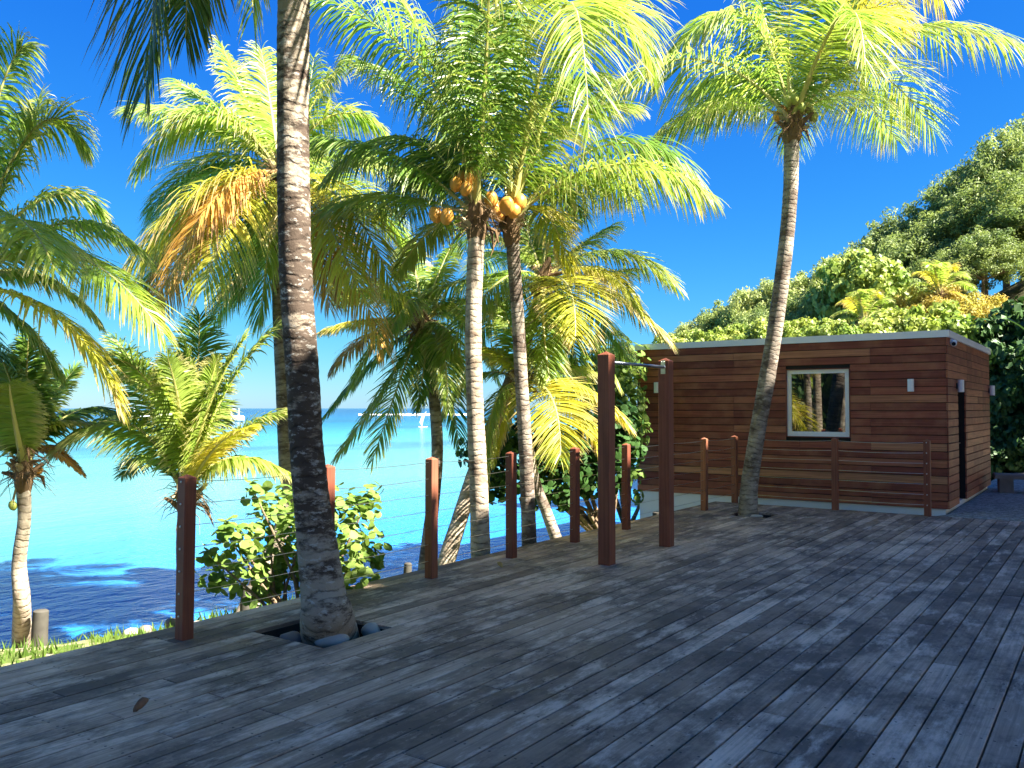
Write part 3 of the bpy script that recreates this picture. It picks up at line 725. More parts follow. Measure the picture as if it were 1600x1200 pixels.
MATC = {'g': 'frond_green', 'l': 'frond_light', 'y': 'frond_yellow', 'd': 'frond_dry', 'k': 'frond_dark'}
_seed = [100]
def palm(name, label, tpts, rad, tmat, crown, fronds, extra=(), nuts=(), leaf=.62, droop=.55, sheath=.16, step=.05, seg=16, group=None, nleaf=150, stubs=7):
    base = Vector(tpts[0]); root = empty(name, base); tag(root, label, 'palm tree', group)
    tp = [Vector(p) for p in tpts]
    obj('trunk', trunk_mesh([p - base for p in tp], rad, M[tmat], len(label)*1.7, step, seg), root)
    c = Vector(crown); rg = random.Random(len(label)*31 + int(c.x*10)); ax = (tp[-1] - tp[-2]).normalized()
    # fibrous heart of the crown with the stumps of shed fronds
    b = MB(); r0 = rad[-1]
    b.tube([tp[-1] - base - ax*.10, tp[-1] - base, c - base, c - base + ax*.18, c - base + ax*.34], [r0*.98, r0*1.25, r0*1.25, r0*.8, r0*.25], 12)
    b.v = [tuple(Vector(x) + Vector((rg.uniform(-1, 1), rg.uniform(-1, 1), rg.uniform(-1, 1)))*r0*.16) for x in b.v]
    for _ in range(80):
        a = rg.uniform(0, 6.28); z = rg.uniform(-.2, .2); d = Vector((math.cos(a), math.sin(a), rg.uniform(-.9, .6))); q = c - base + Vector((math.cos(a)*r0*1.1, math.sin(a)*r0*1.1, z))
        b.tube([q, q + d*rg.uniform(.08, .16), q + d*.2 + Vector((rg.uniform(-.1, .1), rg.uniform(-.1, .1), rg.uniform(-.14, .02)))], [.006, .004, .002], 4)
    b.build('crown_fibre', M['sheath'], root)
    for i in range(max(2, stubs//3)):      # dry pointed spathes hanging below the crown
        a = rg.uniform(0, 6.28); d = Vector((math.cos(a), math.sin(a), 0)); q = c - base + d*r0*1.0 + Vector((0, 0, -.1)); L = rg.uniform(.25, .5)*min(1, r0/.09)
        sp_ = MB(); sp_.tube([q, q + d*L*.35 + Vector((0, 0, -L*.15)), q + d*L*rg.uniform(.4, .8) + Vector((0, 0, -L*rg.uniform(.5, 1.0)))], [.018, .024, .003], 5); sp_.build('dry_spathe', M['sheath'], root)
    for i in range(stubs):
        a = 6.28*i/max(1, stubs) + rg.uniform(-.3, .3); d = Vector((math.cos(a), math.sin(a), rg.uniform(.3, 1.4))).normalized(); q = c - base + Vector((math.cos(a)*r0*.9, math.sin(a)*r0*.9, rg.uniform(-.16, .02)))
        sk = min(1.0, r0/.10); L = rg.uniform(.14, .30)*sk; w = rg.uniform(.03, .05)*sk; b = MB()
        b.tube([q, q + d*L*.5, q + d*L + Vector((0, 0, -.02))], [w*1.3, w*.85, w*.5], 6); b.build('leaf_stub', M['stub' if rg.random() < .6 else 'sheath'], root)
    dc = (c - CAMP).dot(_cf)
    for f in fronds:
        mu, mv, tu, tv, col = f[:5]; dm, dt = (f[5], f[6]) if len(f) > 6 else (0, 0); ex = f[7] if len(f) > 7 else {}
        _seed[0] += 1; rg2 = random.Random(_seed[0])
        mm = P(mu, mv, dc + dm) - base; tt = P(tu, tv, dc + dt) - base
        k = MATC[col]; cc = c - base + (mm - (c - base)).normalized()*r0*.7
        kw = dict(leaf=leaf, droop=droop, roll=rg2.uniform(-.35, .35), n=nleaf); kw.update(ex)
        obj('frond', frond_mesh(cc, mm, tt, M[k], M['rachis_dry' if col == 'd' else 'rachis'], _seed[0], **kw), root)
    for (az, el, L, col) in extra:
        _seed[0] += 1; rg2 = random.Random(_seed[0]); h = Vector((math.cos(az), math.sin(az), 0))
        d0 = h*math.cos(el) + Vector((0, 0, math.sin(el))); cc = c - base + d0*r0*.6
        mm = cc + d0*L*.5 + Vector((0, 0, -.03*L)); tt = cc + h*L*math.cos(el)*.5 + h*L*.42 + Vector((0, 0, L*math.sin(el)*.5 - L*rg2.uniform(.05, .3)))
        obj('frond', frond_mesh(cc, mm, tt, M[MATC[col]], M['rachis_dry' if col == 'd' else 'rachis'], _seed[0], leaf=leaf, droop=droop, roll=rg2.uniform(-.4, .4), n=nleaf), root)
    for (u, v, dd, mat, sz) in nuts:
        q = P(u, v, dc + dd) - base; b = MB(); tip = (c - base) + Vector((0, 0, .05)); 
        b.ball((0, 0, 0), (sz*.86, sz*.86, sz*1.08), 12, 9)
        b.v = [tuple(Vector(x)*(1 + .05*math.cos(3*math.atan2(x[1], x[0])))) for x in b.v]
        nut = b.build('coconut', M[mat], root, True, q, (rg.uniform(-.4, .4), rg.uniform(-.4, .4), rg.uniform(0, 3)))
        b = MB(); st_ = tip - q; b.tube([st_, st_*.5 + Vector((0, 0, .05)), Vector((0, 0, sz*.9))], [.012, .009, .014], 6); ob = b.build('stalk', M['stub'], root, False, q)
    return root
def TP(*a): return [P(*q) for q in a]
PI = math.pi
BACK = YAW + PI/2      # azimuth of the viewing direction

# A: thick palm standing in the deck; its crown is above the picture
bA = G(516, 1004, -.16)
tA = [Vector((bA.x, bA.y, -.16))] + TP((511, 960, 6.12), (505, 925, 6.13), (489, 800, 6.2), (479, 700, 6.22), (474, 600, 6.25), (463, 450, 6.28), (459, 300, 6.3), (458, 150, 6.3), (459, 0, 6.3), (462, -180, 6.3), (466, -400, 6.28))
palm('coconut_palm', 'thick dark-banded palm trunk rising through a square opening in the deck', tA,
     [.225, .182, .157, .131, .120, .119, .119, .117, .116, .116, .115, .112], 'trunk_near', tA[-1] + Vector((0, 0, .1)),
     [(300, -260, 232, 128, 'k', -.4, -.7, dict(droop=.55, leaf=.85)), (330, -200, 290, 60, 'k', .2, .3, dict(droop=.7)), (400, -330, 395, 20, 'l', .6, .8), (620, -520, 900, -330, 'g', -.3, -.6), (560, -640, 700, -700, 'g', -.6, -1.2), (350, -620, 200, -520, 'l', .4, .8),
      (460, -350, 450, -130, 'g', -1.3, -2.2)],
     [(BACK + a, .5 + .35*math.sin(a*3), 3.2, 'l' if i % 2 else 'g') for i, a in enumerate((-2.6, -1.9, -1.2, -.5, .2, .9, 1.6, 2.3))], leaf=.7, step=.03, seg=28)

OR = 'coconut_orange'; GR = 'coconut_green'
# B, C: twin palms with coconuts just beyond the railing
bB = TP((753, 950, 9.95), (751, 868, 9.95), (748, 760, 9.95), (741, 600, 9.97), (740, 480, 10.0), (745, 362, 10.0))
palm('coconut_palm', 'pale twin palm on the left bearing orange coconuts, behind the cable railing', bB, [.125, .115, .108, .098, .095, .098], 'trunk_pale', P(743, 338, 10.0),
     [(725, 110, 704, -95, 'g', -.1, -.2, dict(roll=.5)), (665, 115, 492, -8, 'g', -.2, -.4, dict(droop=.8)), (610, 240, 478, 222, 'g', .0, .1, dict(droop=.95)), (640, 215, 515, 275, 'g', .5, .9),
      (676, 358, 618, 430, 'l', .4, .7), (690, 130, 590, -70, 'l', .4, .9), (760, 90, 765, -60, 'g', -.5, -.9, dict(roll=-.4)), (690, 190, 560, 95, 'g', .6, 1.0), (700, 230, 600, 330, 'g', .9, 1.6), (760, 120, 790, -60, 'g', .5, .9)],
     [(BACK + .5, .7, 2.6, 'g'), (BACK + 1.0, .35, 2.7, 'l')],
     [(712, 288, -.15, OR, .085), (728, 295, -.2, OR, .08), (733, 280, -.1, OR, .075), (680, 336, -.15, OR, .09), (698, 338, -.2, OR, .09), (722, 278, .05, OR, .08)], leaf=.72, droop=.75, nleaf=122)
bC = TP((829, 945, 10.7), (827, 850, 10.7), (822, 720, 10.7), (815, 600, 10.7), (808, 480, 10.75), (800, 372, 10.8))
palm('coconut_palm', 'slimmer twin palm on the right with a cluster of orange coconuts', bC, [.105, .095, .088, .083, .08, .085], 'trunk_grey', P(797, 345, 10.8),
     [(808, 130, 850, -80, 'g', -.2, -.3, dict(roll=-.5)), (955, 258, 1108, 305, 'l', -.2, -.4, dict(droop=.95)), (955, 225, 1088, 282, 'g', .4, .6, dict(droop=.9)), (880, 10, 920, 215, 'l', -1.0, -1.8, dict(droop=.6)),
      (930, 30, 1018, 105, 'l', .3, .4), (860, 120, 960, -10, 'g', .2, .3), (850, 170, 930, 120, 'g', .7, 1.2), (775, 180, 745, 20, 'g', .4, .7), (840, 270, 915, 340, 'g', .6, 1.2), (870, 200, 985, 165, 'l', .5, .8), (850, 330, 890, 420, 'y', .8, 1.2)],
     [(BACK - .9, .6, 2.6, 'g'), (BACK + .3, .5, 2.7, 'g')],
     [(766, 313, -.35, OR, .105), (772, 328, -.25, OR, .11), (792, 322, -.45, OR, .105), (812, 316, -.2, OR, .10), (780, 335, -.2, OR, .09), (803, 330, -.25, OR, .09)], leaf=.76, droop=.75, nleaf=122)

# D: palm in the deck by the shed
bD = [Vector((G(1169, 803).x, G(1169, 803).y, -.2))] + TP((1169, 803, 13.0), (1171, 760, 13.0), (1181, 690, 13.0), (1197, 600, 13.0), (1213, 500, 13.0), (1226, 400, 13.0), (1235, 300, 13.0), (1237, 215, 13.0))
palm('coconut_palm', 'slender curved palm rising through the deck in front of the shed', bD, [.17, .15, .128, .118, .120, .115, .110, .108, .112], 'trunk_grey', P(1238, 190, 13.0),
     [(1085, 92, 912, 168, 'l', -.4, -.7, dict(droop=.85)), (1112, 162, 1003, 240, 'l', .2, .3, dict(droop=.9)), (1160, 22, 1048, 90, 'l', -.1, -.2, dict(droop=.9)), (1232, 60, 1245, -130, 'g', .3, .5), (1318, 20, 1352, 110, 'l', -1.2, -2.0, dict(droop=.4)),
      (1415, 48, 1612, 82, 'l', .1, .2, dict(droop=.85)), (1350, 110, 1458, 205, 'l', .5, .9), (1385, -50, 1470, -5, 'y', .5, .8, dict(droop=1.1)), (1200, 50, 1170, -100, 'g', .4, .8), (1290, 60, 1340, -60, 'g', .7, 1.2), (1330, 30, 1420, 30, 'y', -.3, -.6), (1160, 120, 1080, 150, 'g', .8, 1.5)],
     [(BACK - .3, .8, 3.0, 'g'), (BACK + .4, .7, 3.0, 'g'), (BACK - 1.0, .5, 3.0, 'l')],
     [(1231, 158, -.2, GR, .08), (1241, 155, -.22, GR, .08), (1236, 148, -.15, GR, .08), (1252, 168, -.15, GR, .08), (1270, 182, .0, GR, .09), (1265, 172, .0, GR, .08), (1222, 172, .0, OR, .08), (1215, 182, .05, OR, .08)], leaf=.78, droop=.75, stubs=11, nleaf=125)

# E: tall thin palm with yellowing fronds, leaning out over the shore
bE = [Vector((-8.35, 6.35, -.95))] + TP((449, 800, 10.9), (446, 730, 11.1), (440, 600, 11.4), (434, 480, 11.7), (432, 380, 11.9), (437, 290, 12.0))
palm('coconut_palm', 'tall thin palm with yellow and rusty orange fronds behind the thick trunk', bE, [.115, .095, .085, .08, .075, .075, .085], 'trunk_grey', P(438, 268, 12.0),
     [(320, 190, 202, 172, 'l', .2, .3), (350, 180, 281, 128, 'l', .5, .8), (388, 160, 346, 72, 'l', .2, .3), (424, 170, 408, 78, 'l', .4, .7), (325, 178, 212, 268, 'l', -.4, -.7, dict(droop=.9)), (330, 250, 232, 330, 'l', .3, .5),
      (325, 296, 203, 420, 'y', -.5, -.9, dict(droop=.85, leaf=.85)), (345, 300, 262, 440, 'd', -.8, -1.3, dict(droop=1.0, leaf=.85)), (310, 370, 238, 490, 'd', .2, .4), (540, 318, 615, 455, 'y', -.6, -.9, dict(droop=.9, leaf=.85)), (520, 365, 600, 545, 'd', -.3, -.5, dict(droop=.9, leaf=.75)),
      (490, 350, 515, 480, 'd', -.5, -.8), (395, 380, 335, 500, 'l', .4, .5), (400, 340, 372, 470, 'g', .2, .3), (520, 180, 600, 205, 'l', .4, .6), (490, 160, 545, 95, 'l', .3, .5), (360, 320, 300, 410, 'y', -.7, -1.2, dict(droop=1.0)), (470, 200, 490, 90, 'l', .6, 1.0), (410, 370, 352, 465, 'l', .7, 1.1), (470, 360, 540, 470, 'y', .6, 1.0), (420, 390, 405, 505, 'l', -.3, -.5), (300, 290, 235, 390, 'l', .6, 1.0), (560, 300, 640, 390, 'l', .5, .9), (370, 330, 318, 455, 'y', -1.0, -1.6, dict(droop=1.0, leaf=.8)), (500, 330, 560, 455, 'y', -.9, -1.5, dict(droop=1.0, leaf=.8)), (300, 330, 218, 470, 'l', .1, .2, dict(droop=.9, leaf=.75))],
     [(BACK, .6, 2.6, 'l'), (BACK + .9, .3, 2.6, 'l'), (BACK - .8, .4, 2.6, 'l')], leaf=.68, droop=.7, nleaf=125)

# I: palm behind post 3
bI = TP((660, 950, 12.4), (664, 890, 12.4), (675, 800, 12.5), (683, 715, 12.6), (680, 640, 12.7), (669, 570, 12.8), (662, 525, 12.8))
palm('coconut_palm', 'brown-trunked palm with drooping dark fronds over the lagoon, behind the third railing post', bI, [.12, .105, .095, .085, .085, .085, .09], 'trunk_grey', P(660, 505, 12.8),
     [(588, 560, 508, 650, 'g', .2, .3), (605, 600, 528, 712, 'l', -.2, -.3), (628, 585, 582, 720, 'l', -.5, -.9, dict(droop=.4)), (575, 500, 503, 518, 'y', .2, .3), (590, 455, 530, 470, 'l', .6, 1.0), (705, 525, 738, 625, 'l', -.3, -.5),
      (695, 575, 718, 702, 'g', .3, .5), (664, 560, 650, 640, 'g', -.4, -.7), (650, 430, 632, 375, 'l', .4, .7), (685, 430, 705, 385, 'l', .4, .7), (570, 530, 520, 580, 'd', .4, .6), (640, 470, 590, 560, 'l', -.5, -.9), (710, 480, 760, 560, 'l', .4, .7), (600, 520, 545, 610, 'l', -.3, -.5), (690, 540, 700, 640, 'l', -.5, -.9), (720, 500, 780, 600, 'y', .6, 1.0), (620, 460, 560, 430, 'l', .2, .4)],
     [(BACK + .2, .3, 2.0, 'l'), (BACK + .9, .6, 2.0, 'l'), (BACK - .7, .5, 2.0, 'l')], leaf=.6, droop=.65, stubs=9, nleaf=115)

# J: leaning palm
bJ = TP((684, 945, 11.6), (697, 880, 11.7), (717, 815, 11.9), (743, 735, 12.2), (776, 650, 12.5), (806, 575, 12.8), (833, 500, 13.0), (845, 455, 13.0))
palm('coconut_palm', 'palm with a strongly leaning pale trunk crossing behind the twin palms', bJ, [.13, .12, .112, .105, .10, .095, .09, .095], 'trunk_pale', P(849, 436, 13.0),
     [(955, 393, 1060, 450, 'l', .2, .3, dict(droop=.6)), (938, 422, 1002, 488, 'y', -.2, -.3, dict(droop=.7)), (888, 448, 899, 530, 'y', -1.0, -1.8, dict(droop=.35, leaf=.8)), (950, 455, 1048, 535, 'y', .4, .6, dict(droop=.7)), (868, 505, 838, 595, 'l', -.2, -.3),
      (887, 520, 918, 625, 'l', .3, .5), (712, 442, 596, 508, 'l', .2, .3, dict(droop=.8)), (862, 365, 905, 325, 'l', .4, .8), (930, 490, 985, 565, 'l', .6, 1.0), (800, 380, 740, 370, 'l', .3, .5), (790, 470, 740, 540, 'l', .5, .8), (900, 390, 960, 350, 'l', .7, 1.2), (780, 440, 690, 560, 'l', -.5, -.9), (920, 430, 990, 420, 'y', .8, 1.4), (850, 520, 862, 610, 'l', -.6, -1.0), (905, 500, 965, 600, 'l', -.2, -.3), (830, 380, 815, 330, 'l', .4, .6)],
     [(BACK - .2, .5, 2.4, 'l'), (BACK + .6, .5, 2.4, 'l')], leaf=.66, droop=.6, nleaf=120)

# K: low palm leaning the other way
bK = TP((890, 900, 12.4), (869, 842, 12.4), (852, 795, 12.45), (838, 757, 12.5), (826, 700, 12.5), (818, 640, 12.5), (816, 608, 12.5))
palm('coconut_palm', 'low palm with a thin leaning trunk and broad yellow fronds beside the second pull-up post', bK, [.10, .088, .08, .075, .075, .08, .085], 'trunk_grey', P(816, 592, 12.5),
     [(862, 622, 876, 716, 'y', -.8, -1.5, dict(droop=.3, leaf=.85)), (905, 602, 984, 668, 'y', -.2, -.3, dict(droop=.75)), (900, 640, 945, 730, 'y', .2, .4), (788, 640, 772, 720, 'y', .2, .3), (780, 552, 735, 545, 'y', .2, .4), (770, 640, 758, 765, 'l', -.3, -.4),
      (850, 540, 905, 520, 'l', .5, .9), (740, 590, 690, 660, 'l', .4, .7), (870, 570, 950, 590, 'l', .6, 1.0), (800, 520, 780, 470, 'l', .4, .8)], [(BACK, .5, 1.9, 'l')], leaf=.62, droop=.55, nleaf=120)

# F: young palm at the left edge
bF = [Vector((G(34, 992, -.95).x, G(34, 992, -.95).y, -1.05))] + TP((34, 940, 9.3), (30, 880, 9.3), (38, 810, 9.3), (36, 755, 9.3))
palm('coconut_palm', 'young palm with a sunlit pale trunk on the grassy shore', bF, [.10, .085, .072, .065, .075], 'trunk_pale', P(37, 725, 9.3),
     [(28, 640, 0, 555, 'l', -.2, -.3), (85, 665, 165, 668, 'l', .2, .3), (10, 690, -70, 690, 'l', .1, .2), (55, 635, 75, 555, 'g', .3, .5), (40, 620, 45, 520, 'g', .1, .1), (70, 640, 120, 575, 'g', .5, .8), (5, 650, -40, 580, 'l', .4, .6), (20, 640, 15, 600, 'l', -.6, -1.0), (75, 700, 130, 740, 'd', .3, .4, dict(leaf=.3))],
     [(BACK + .6, .9, 1.6, 'g'), (BACK - .5, .8, 1.6, 'g')], [(62, 735, .1, 'coconut_orange', .04), (20, 790, -.1, 'coconut_green', .05)], leaf=.5, droop=.45, stubs=12)

# H: fan-shaped young palm behind the first post
bH = [Vector((P(287, 960, 9.75).x, P(287, 960, 9.75).y, -1.05))] + TP((287, 900, 9.75), (286, 840, 9.75), (290, 790, 9.75))
palm('coconut_palm', 'fan-shaped young palm with upright green fronds behind the first railing post', bH, [.095, .08, .075, .08], 'trunk_grey', P(291, 772, 9.75),
     [(195, 660, 88, 706, 'l', .0, .0, dict(droop=.6, leaf=.72)), (365, 715, 462, 745, 'l', .1, .2, dict(droop=.85, leaf=.66)), (375, 676, 470, 640, 'l', .2, .4, dict(leaf=.66)), (262, 620, 195, 590, 'l', .2, .3, dict(leaf=.7)), (240, 610, 168, 560, 'l', -.3, -.5, dict(leaf=.66)), (300, 640, 288, 535, 'l', .1, .2, dict(roll=.8)), (326, 635, 382, 530, 'l', -.2, -.3, dict(roll=-.6)),
      (352, 612, 440, 505, 'l', .3, .5, dict(leaf=.66)), (306, 620, 312, 492, 'g', .4, .7), (335, 700, 390, 668, 'y', -.5, -.9), (250, 640, 180, 528, 'l', .5, .9), (282, 650, 262, 560, 'l', -.3, -.5, dict(roll=-.7)), (316, 650, 340, 560, 'l', .1, .2, dict(roll=.9)), (240, 720, 190, 745, 'g', .5, .9)],
     [(BACK, 1.1, 2.0, 'l')], [(286, 815, -.1, 'coconut_green', .06)], leaf=.52, droop=.42)

# G: palm left of the picture whose fronds reach in
bG = TP((-70, 1000, 8.4), (-75, 850, 8.4), (-70, 650, 8.4), (-62, 470, 8.4))
palm('coconut_palm', 'palm at the picture edge with sunlit yellow-green fronds reaching over the water', bG, [.13, .11, .10, .10], 'trunk_grey', P(-60, 440, 8.4),
     [(105, 348, 228, 402, 'l', .1, .2, dict(droop=.7)), (105, 395, 255, 522, 'l', -.3, -.5, dict(droop=.8)), (50, 205, 130, 225, 'l', .3, .5), (72, 308, 165, 345, 'l', .5, .8), (95, 500, 184, 636, 'y', -.1, -.2, dict(droop=.5, leaf=.7)), (-10, 180, 35, 72, 'l', .1, .2), (60, 430, 155, 505, 'l', .4, .7), (20, 260, 60, 160, 'l', .4, .7),
      (30, 500, 95, 590, 'l', .5, .8), (10, 340, 85, 420, 'l', -.9, -1.6), (-10, 560, 60, 640, 'g', .6, .9)],
     [(BACK + 1.2, .5, 2.4, 'l'), (BACK + 2.2, .6, 2.4, 'l'), (BACK + 3.1, .5, 2.4, 'l')], leaf=.66, droop=.6, nleaf=120)

# ------------------------------------------------------------------ sea grape bush beside the thick palm: every leaf an object
def round_leaf(name, r, mat, seed, cup=.25):
    rg = random.Random(seed); vs = [(0, 0, 0)]; n = 9
    for j in range(n):
        a = 2*math.pi*j/n; rr = r*(1 - (.30 if j == 0 else 0))*rg.uniform(.93, 1.05); vs.append((rr*math.cos(a), rr*math.sin(a), cup*r*(abs(math.sin(a)))**2 * rg.uniform(.6, 1.2)))
    return mesh_of(name, vs, [(0, 1+j, 1+(j+1) % n) for j in range(n)], mat)
lv = [round_leaf('leaf', .050*k, M['seagrape'], i) for i, k in enumerate((1.0, .85, 1.15, .7))]
bc = P(465, 850, 8.0)
bush = empty('sea_grape_bush', (bc.x, bc.y, ground_z(bc.x, bc.y))); tag(bush, 'sea grape bush with round leaves between the first posts and the thick palm', 'bush')
rs = random.Random(5); tips = []
blobs = [((345, 900), 40), ((375, 850), 45), ((420, 815), 48), ((400, 900), 50), ((445, 870), 50), ((440, 790), 40), ((395, 765), 22), ((475, 830), 55), ((540, 830), 50), ((560, 790), 40), ((575, 860), 40), ((545, 890), 45), ((590, 905), 16), ((350, 830), 22), ((330, 870), 22), ((425, 920), 35), ((580, 770), 20), ((500, 890), 45), ((520, 790), 40)]
bd = MB(); o0 = Vector(bush.location)
for (uv_, rad_) in blobs:
    d = 8.0 + rs.uniform(-.35, .45); c = P(uv_[0], uv_[1], d) - o0; tips.append((c, rad_*d/FPX))
    base = Vector((rs.uniform(-.1, .1), rs.uniform(-.1, .1), 0)); mid = (base + c)*.5 + Vector((rs.uniform(-.1, .1), rs.uniform(-.1, .1), rs.uniform(-.12, .05)))
    bd.tube([base, mid, c], [.022, .014, .005], 6)
bd.build('branches', M['twig'], bush)
tot = sum(r*r for _, r in tips)
for c, r in tips:
    for _ in range(max(3, int(292 * r*r/tot))):
        while True:
            q = Vector((rs.uniform(-1, 1), rs.uniform(-1, 1), rs.uniform(-1, 1)))
            if .25 < q.length < 1: break
        nrm = (q*.7 + Vector((rs.uniform(-.6, .6), rs.uniform(-.6, .6), rs.uniform(-.1, 1.0))) + SUN_DIR*.3).normalized()
        e = nrm.to_track_quat('Z', 'Y').to_euler(); e.z += rs.uniform(0, 6)
        s = rs.uniform(.75, 1.15); obj('leaf', rs.choice(lv), bush, c + q*r, e, (s, s, s))
mv = []; mf = []
for c, r in tips:
    for _ in range(int(950 * r*r/tot)):
        q = Vector((rs.gauss(0, 1), rs.gauss(0, 1), rs.gauss(0, 1))).normalized()*rs.random()**.5*.85
        nrm = (q*.6 + Vector((rs.uniform(-.6, .6), rs.uniform(-.6, .6), rs.uniform(-.1, 1.0))) + SUN_DIR*.3).normalized(); a = nrm.orthogonal().normalized(); e = nrm.cross(a); s = .046*rs.uniform(.7, 1.15); k = len(mv)
        mv += [c + q*r + a*s*math.cos(j*.898) + e*s*math.sin(j*.898) + nrm*s*.2*abs(math.sin(j*.898)) for j in range(7)]; mf.append(tuple(range(k, k+7)))
tag(obj('inner_foliage', mesh_of('inner_foliage', mv, mf, M['seagrape']), bush), kind='stuff')

# ------------------------------------------------------------------ leafy trees and bushes: crowns of many leaf faces
def crown_mesh(name, mat, seed, n_clump, n_leaf, size, flat=.9, fill=.35, lobes=1.0, kind='diamond', clump=.26, low=-.55):
    """leaf faces in clumps through a unit crown volume (radius 1)"""
    rg = np.random.default_rng(seed); cs = []
    while len(cs) < n_clump:
        v = rg.normal(0, 1, 3); v /= np.linalg.norm(v)
        if v[2] < low: continue
        r = (rg.uniform(fill, 1.0))**.6 * (1 + .18*lobes*math.sin(3*math.atan2(v[1], v[0]) + seed) * (1 - abs(v[2]))) * rg.uniform(.85, 1.08)
        cs.append(v*r*np.array((1, 1, flat)))
    cs = np.array(cs); idx = np.repeat(np.arange(n_clump), n_leaf); k = idx.size
    off = rg.normal(0, 1, (k, 3)); off /= np.linalg.norm(off, axis=1, keepdims=True); off *= (rg.random(k)**.45)[:, None]*clump*np.repeat(rg.uniform(.65, 1.25, n_clump), n_leaf)[:, None]*np.array((1, 1, .75))
    c = cs[idx] + off
    nrm = off/clump*.9 + cs[idx]*.35 + rg.normal(0, .55, (k, 3)) + np.array((0, 0, .35)); nrm /= np.linalg.norm(nrm, axis=1, keepdims=True)
    a = np.cross(nrm, rg.normal(0, 1, (k, 3))); a /= np.linalg.norm(a, axis=1, keepdims=True); b = np.cross(nrm, a)
    s = size*rg.uniform(.65, 1.25, k)[:, None]; w = .42 if kind == 'diamond' else .8
    quad = np.stack([c + a*s, c + b*s*w + nrm*s*.12, c - a*s, c - b*s*w + nrm*s*.12], 1).reshape(-1, 3)
    return mesh_of(name, quad.tolist(), [(4*i, 4*i+1, 4*i+2, 4*i+3) for i in range(k)], mat), cs
def limb_mesh(cs, seed, thick=.045):
    """trunk of unit height (scaled to the ground) and limbs in the crown's own scale"""
    rg = random.Random(seed); t_ = MB(); b = MB(); fork = Vector((0, 0, -.35))
    t_.tube([(0, 0, 0), (rg.uniform(-.03, .03), rg.uniform(-.03, .03), .4), (rg.uniform(-.02, .02), 0, .75), (0, 0, 1)], [thick*1.35, thick*1.05, thick*.95, thick*.8], 8)
    for i in rg.sample(range(len(cs)), min(14, len(cs))):
        c = Vector(cs[i])*.86; m = fork.lerp(c, .5) + Vector((rg.uniform(-.1, .1), rg.uniform(-.1, .1), rg.uniform(-.05, .08)))
        b.tube([fork, m, c], [thick*.6, thick*.34, thick*.1], 6)
    return t_.mesh('trunk', M['bark'], True), b.mesh('limbs', M['bark'], True)
TREES = {}
def tree_kind(key, mat, seeds, **kw):
    TREES[key] = []
    for s in seeds:
        me, cs = crown_mesh('crown', M[mat], s, **kw); TREES[key].append((me, limb_mesh(cs, s)))
tree_kind('dark', 'hill_dark', (1, 2, 3), n_clump=190, n_leaf=95, size=.036, clump=.19)
tree_kind('light', 'hill_light', (4, 5, 6), n_clump=140, n_leaf=90, size=.044, clump=.20)
tree_kind('bright', 'hill_bright', (7, 8, 9), n_clump=110, n_leaf=75, size=.06, clump=.24, kind='broad')
tree_kind('gold', 'hill_gold', (10, 11), n_clump=110, n_leaf=90, size=.045, clump=.22)
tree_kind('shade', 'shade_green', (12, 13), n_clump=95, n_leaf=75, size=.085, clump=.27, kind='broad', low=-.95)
tree_kind('canopy', 'hill_dark', (14, 15), n_clump=120, n_leaf=90, size=.10, clump=.30, kind='broad', low=-.9, fill=.1)
tcount = {}
def tree(name, key, label, base, top, rx, cat='tree', group=None, frac=.62):
    """crown of half-width rx whose top reaches z=top; frac = share of the height that is crown"""
    base = Vector(base); H = top - base.z; ch = min(H*frac/ (2*.82), rx*1.2); cz_ = top - ch*.98
    i = tcount.get(key, 0); tcount[key] = i + 1; me, tr = TREES[key][i % len(TREES[key])]
    r = empty(name, base, rng.uniform(0, 6.28)); tag(r, label, cat, group)
    sz = (rx*rng.uniform(.94, 1.06), rx*rng.uniform(.94, 1.06), ch)
    obj('crown', me, r, (0, 0, cz_ - base.z), (0, 0, 0), sz)
    obj('limbs', tr[1], r, (0, 0, cz_ - base.z), (0, 0, 0), sz)
    obj('trunk', tr[0], r, (0, 0, 0), (0, 0, 0), (rx, rx, max(cz_ - base.z - .33*ch, .3)))
    return r
def tree_px(name, key, label, u, vtop, d, wpx, cat='tree', group=None, frac=.7):
    wpx *= 1.25
    q = P(u, vtop, d); return tree(name, key, label, (q.x, q.y, ground_z(q.x, q.y) - .1), q.z, wpx*d/FPX/2, cat, group, frac)
g1 = 'dark green trees along the hill crest'; L1 = 'dense dark green tree on the hill crest against the sky'
for i, (u, v, d, w) in enumerate(((1660, 150, 39, 170), (1595, 190, 37, 150), (1535, 235, 38, 140), (1475, 285, 38, 130), (1425, 318, 39, 120), (1375, 352, 39, 115), (1335, 382, 40, 100))): tree_px('hillside_tree', 'dark', f'dense dark green crest tree, {ORD[i]} going down the ridge from the hilltop', u, v, d, w, 'tree', g1, .72)
g2 = 'darker trees lower on the slope'; L2 = 'shadowy tree on the slope below the crest with brown limbs showing'
for i, (u, v, d, w) in enumerate(((1570, 265, 33, 150), (1500, 318, 34, 140), (1435, 352, 34, 120), (1625, 300, 31, 150), (1535, 355, 30, 110), (1470, 392, 31, 100))): tree_px('hillside_tree', 'dark', f'shadowy tree with brown limbs below the crest, {ORD[i]} of its slope row', u, v, d, w, 'tree', g2, .66)
tree_px('hillside_tree', 'bright', 'broad-leaved light green tree standing out in front of the dark hillside trees', 1350, 388, 29, 120, frac=.6)
g3 = 'pale green trees on the descending ridge'; L3 = 'pale green tree on the low ridge descending behind the shed'
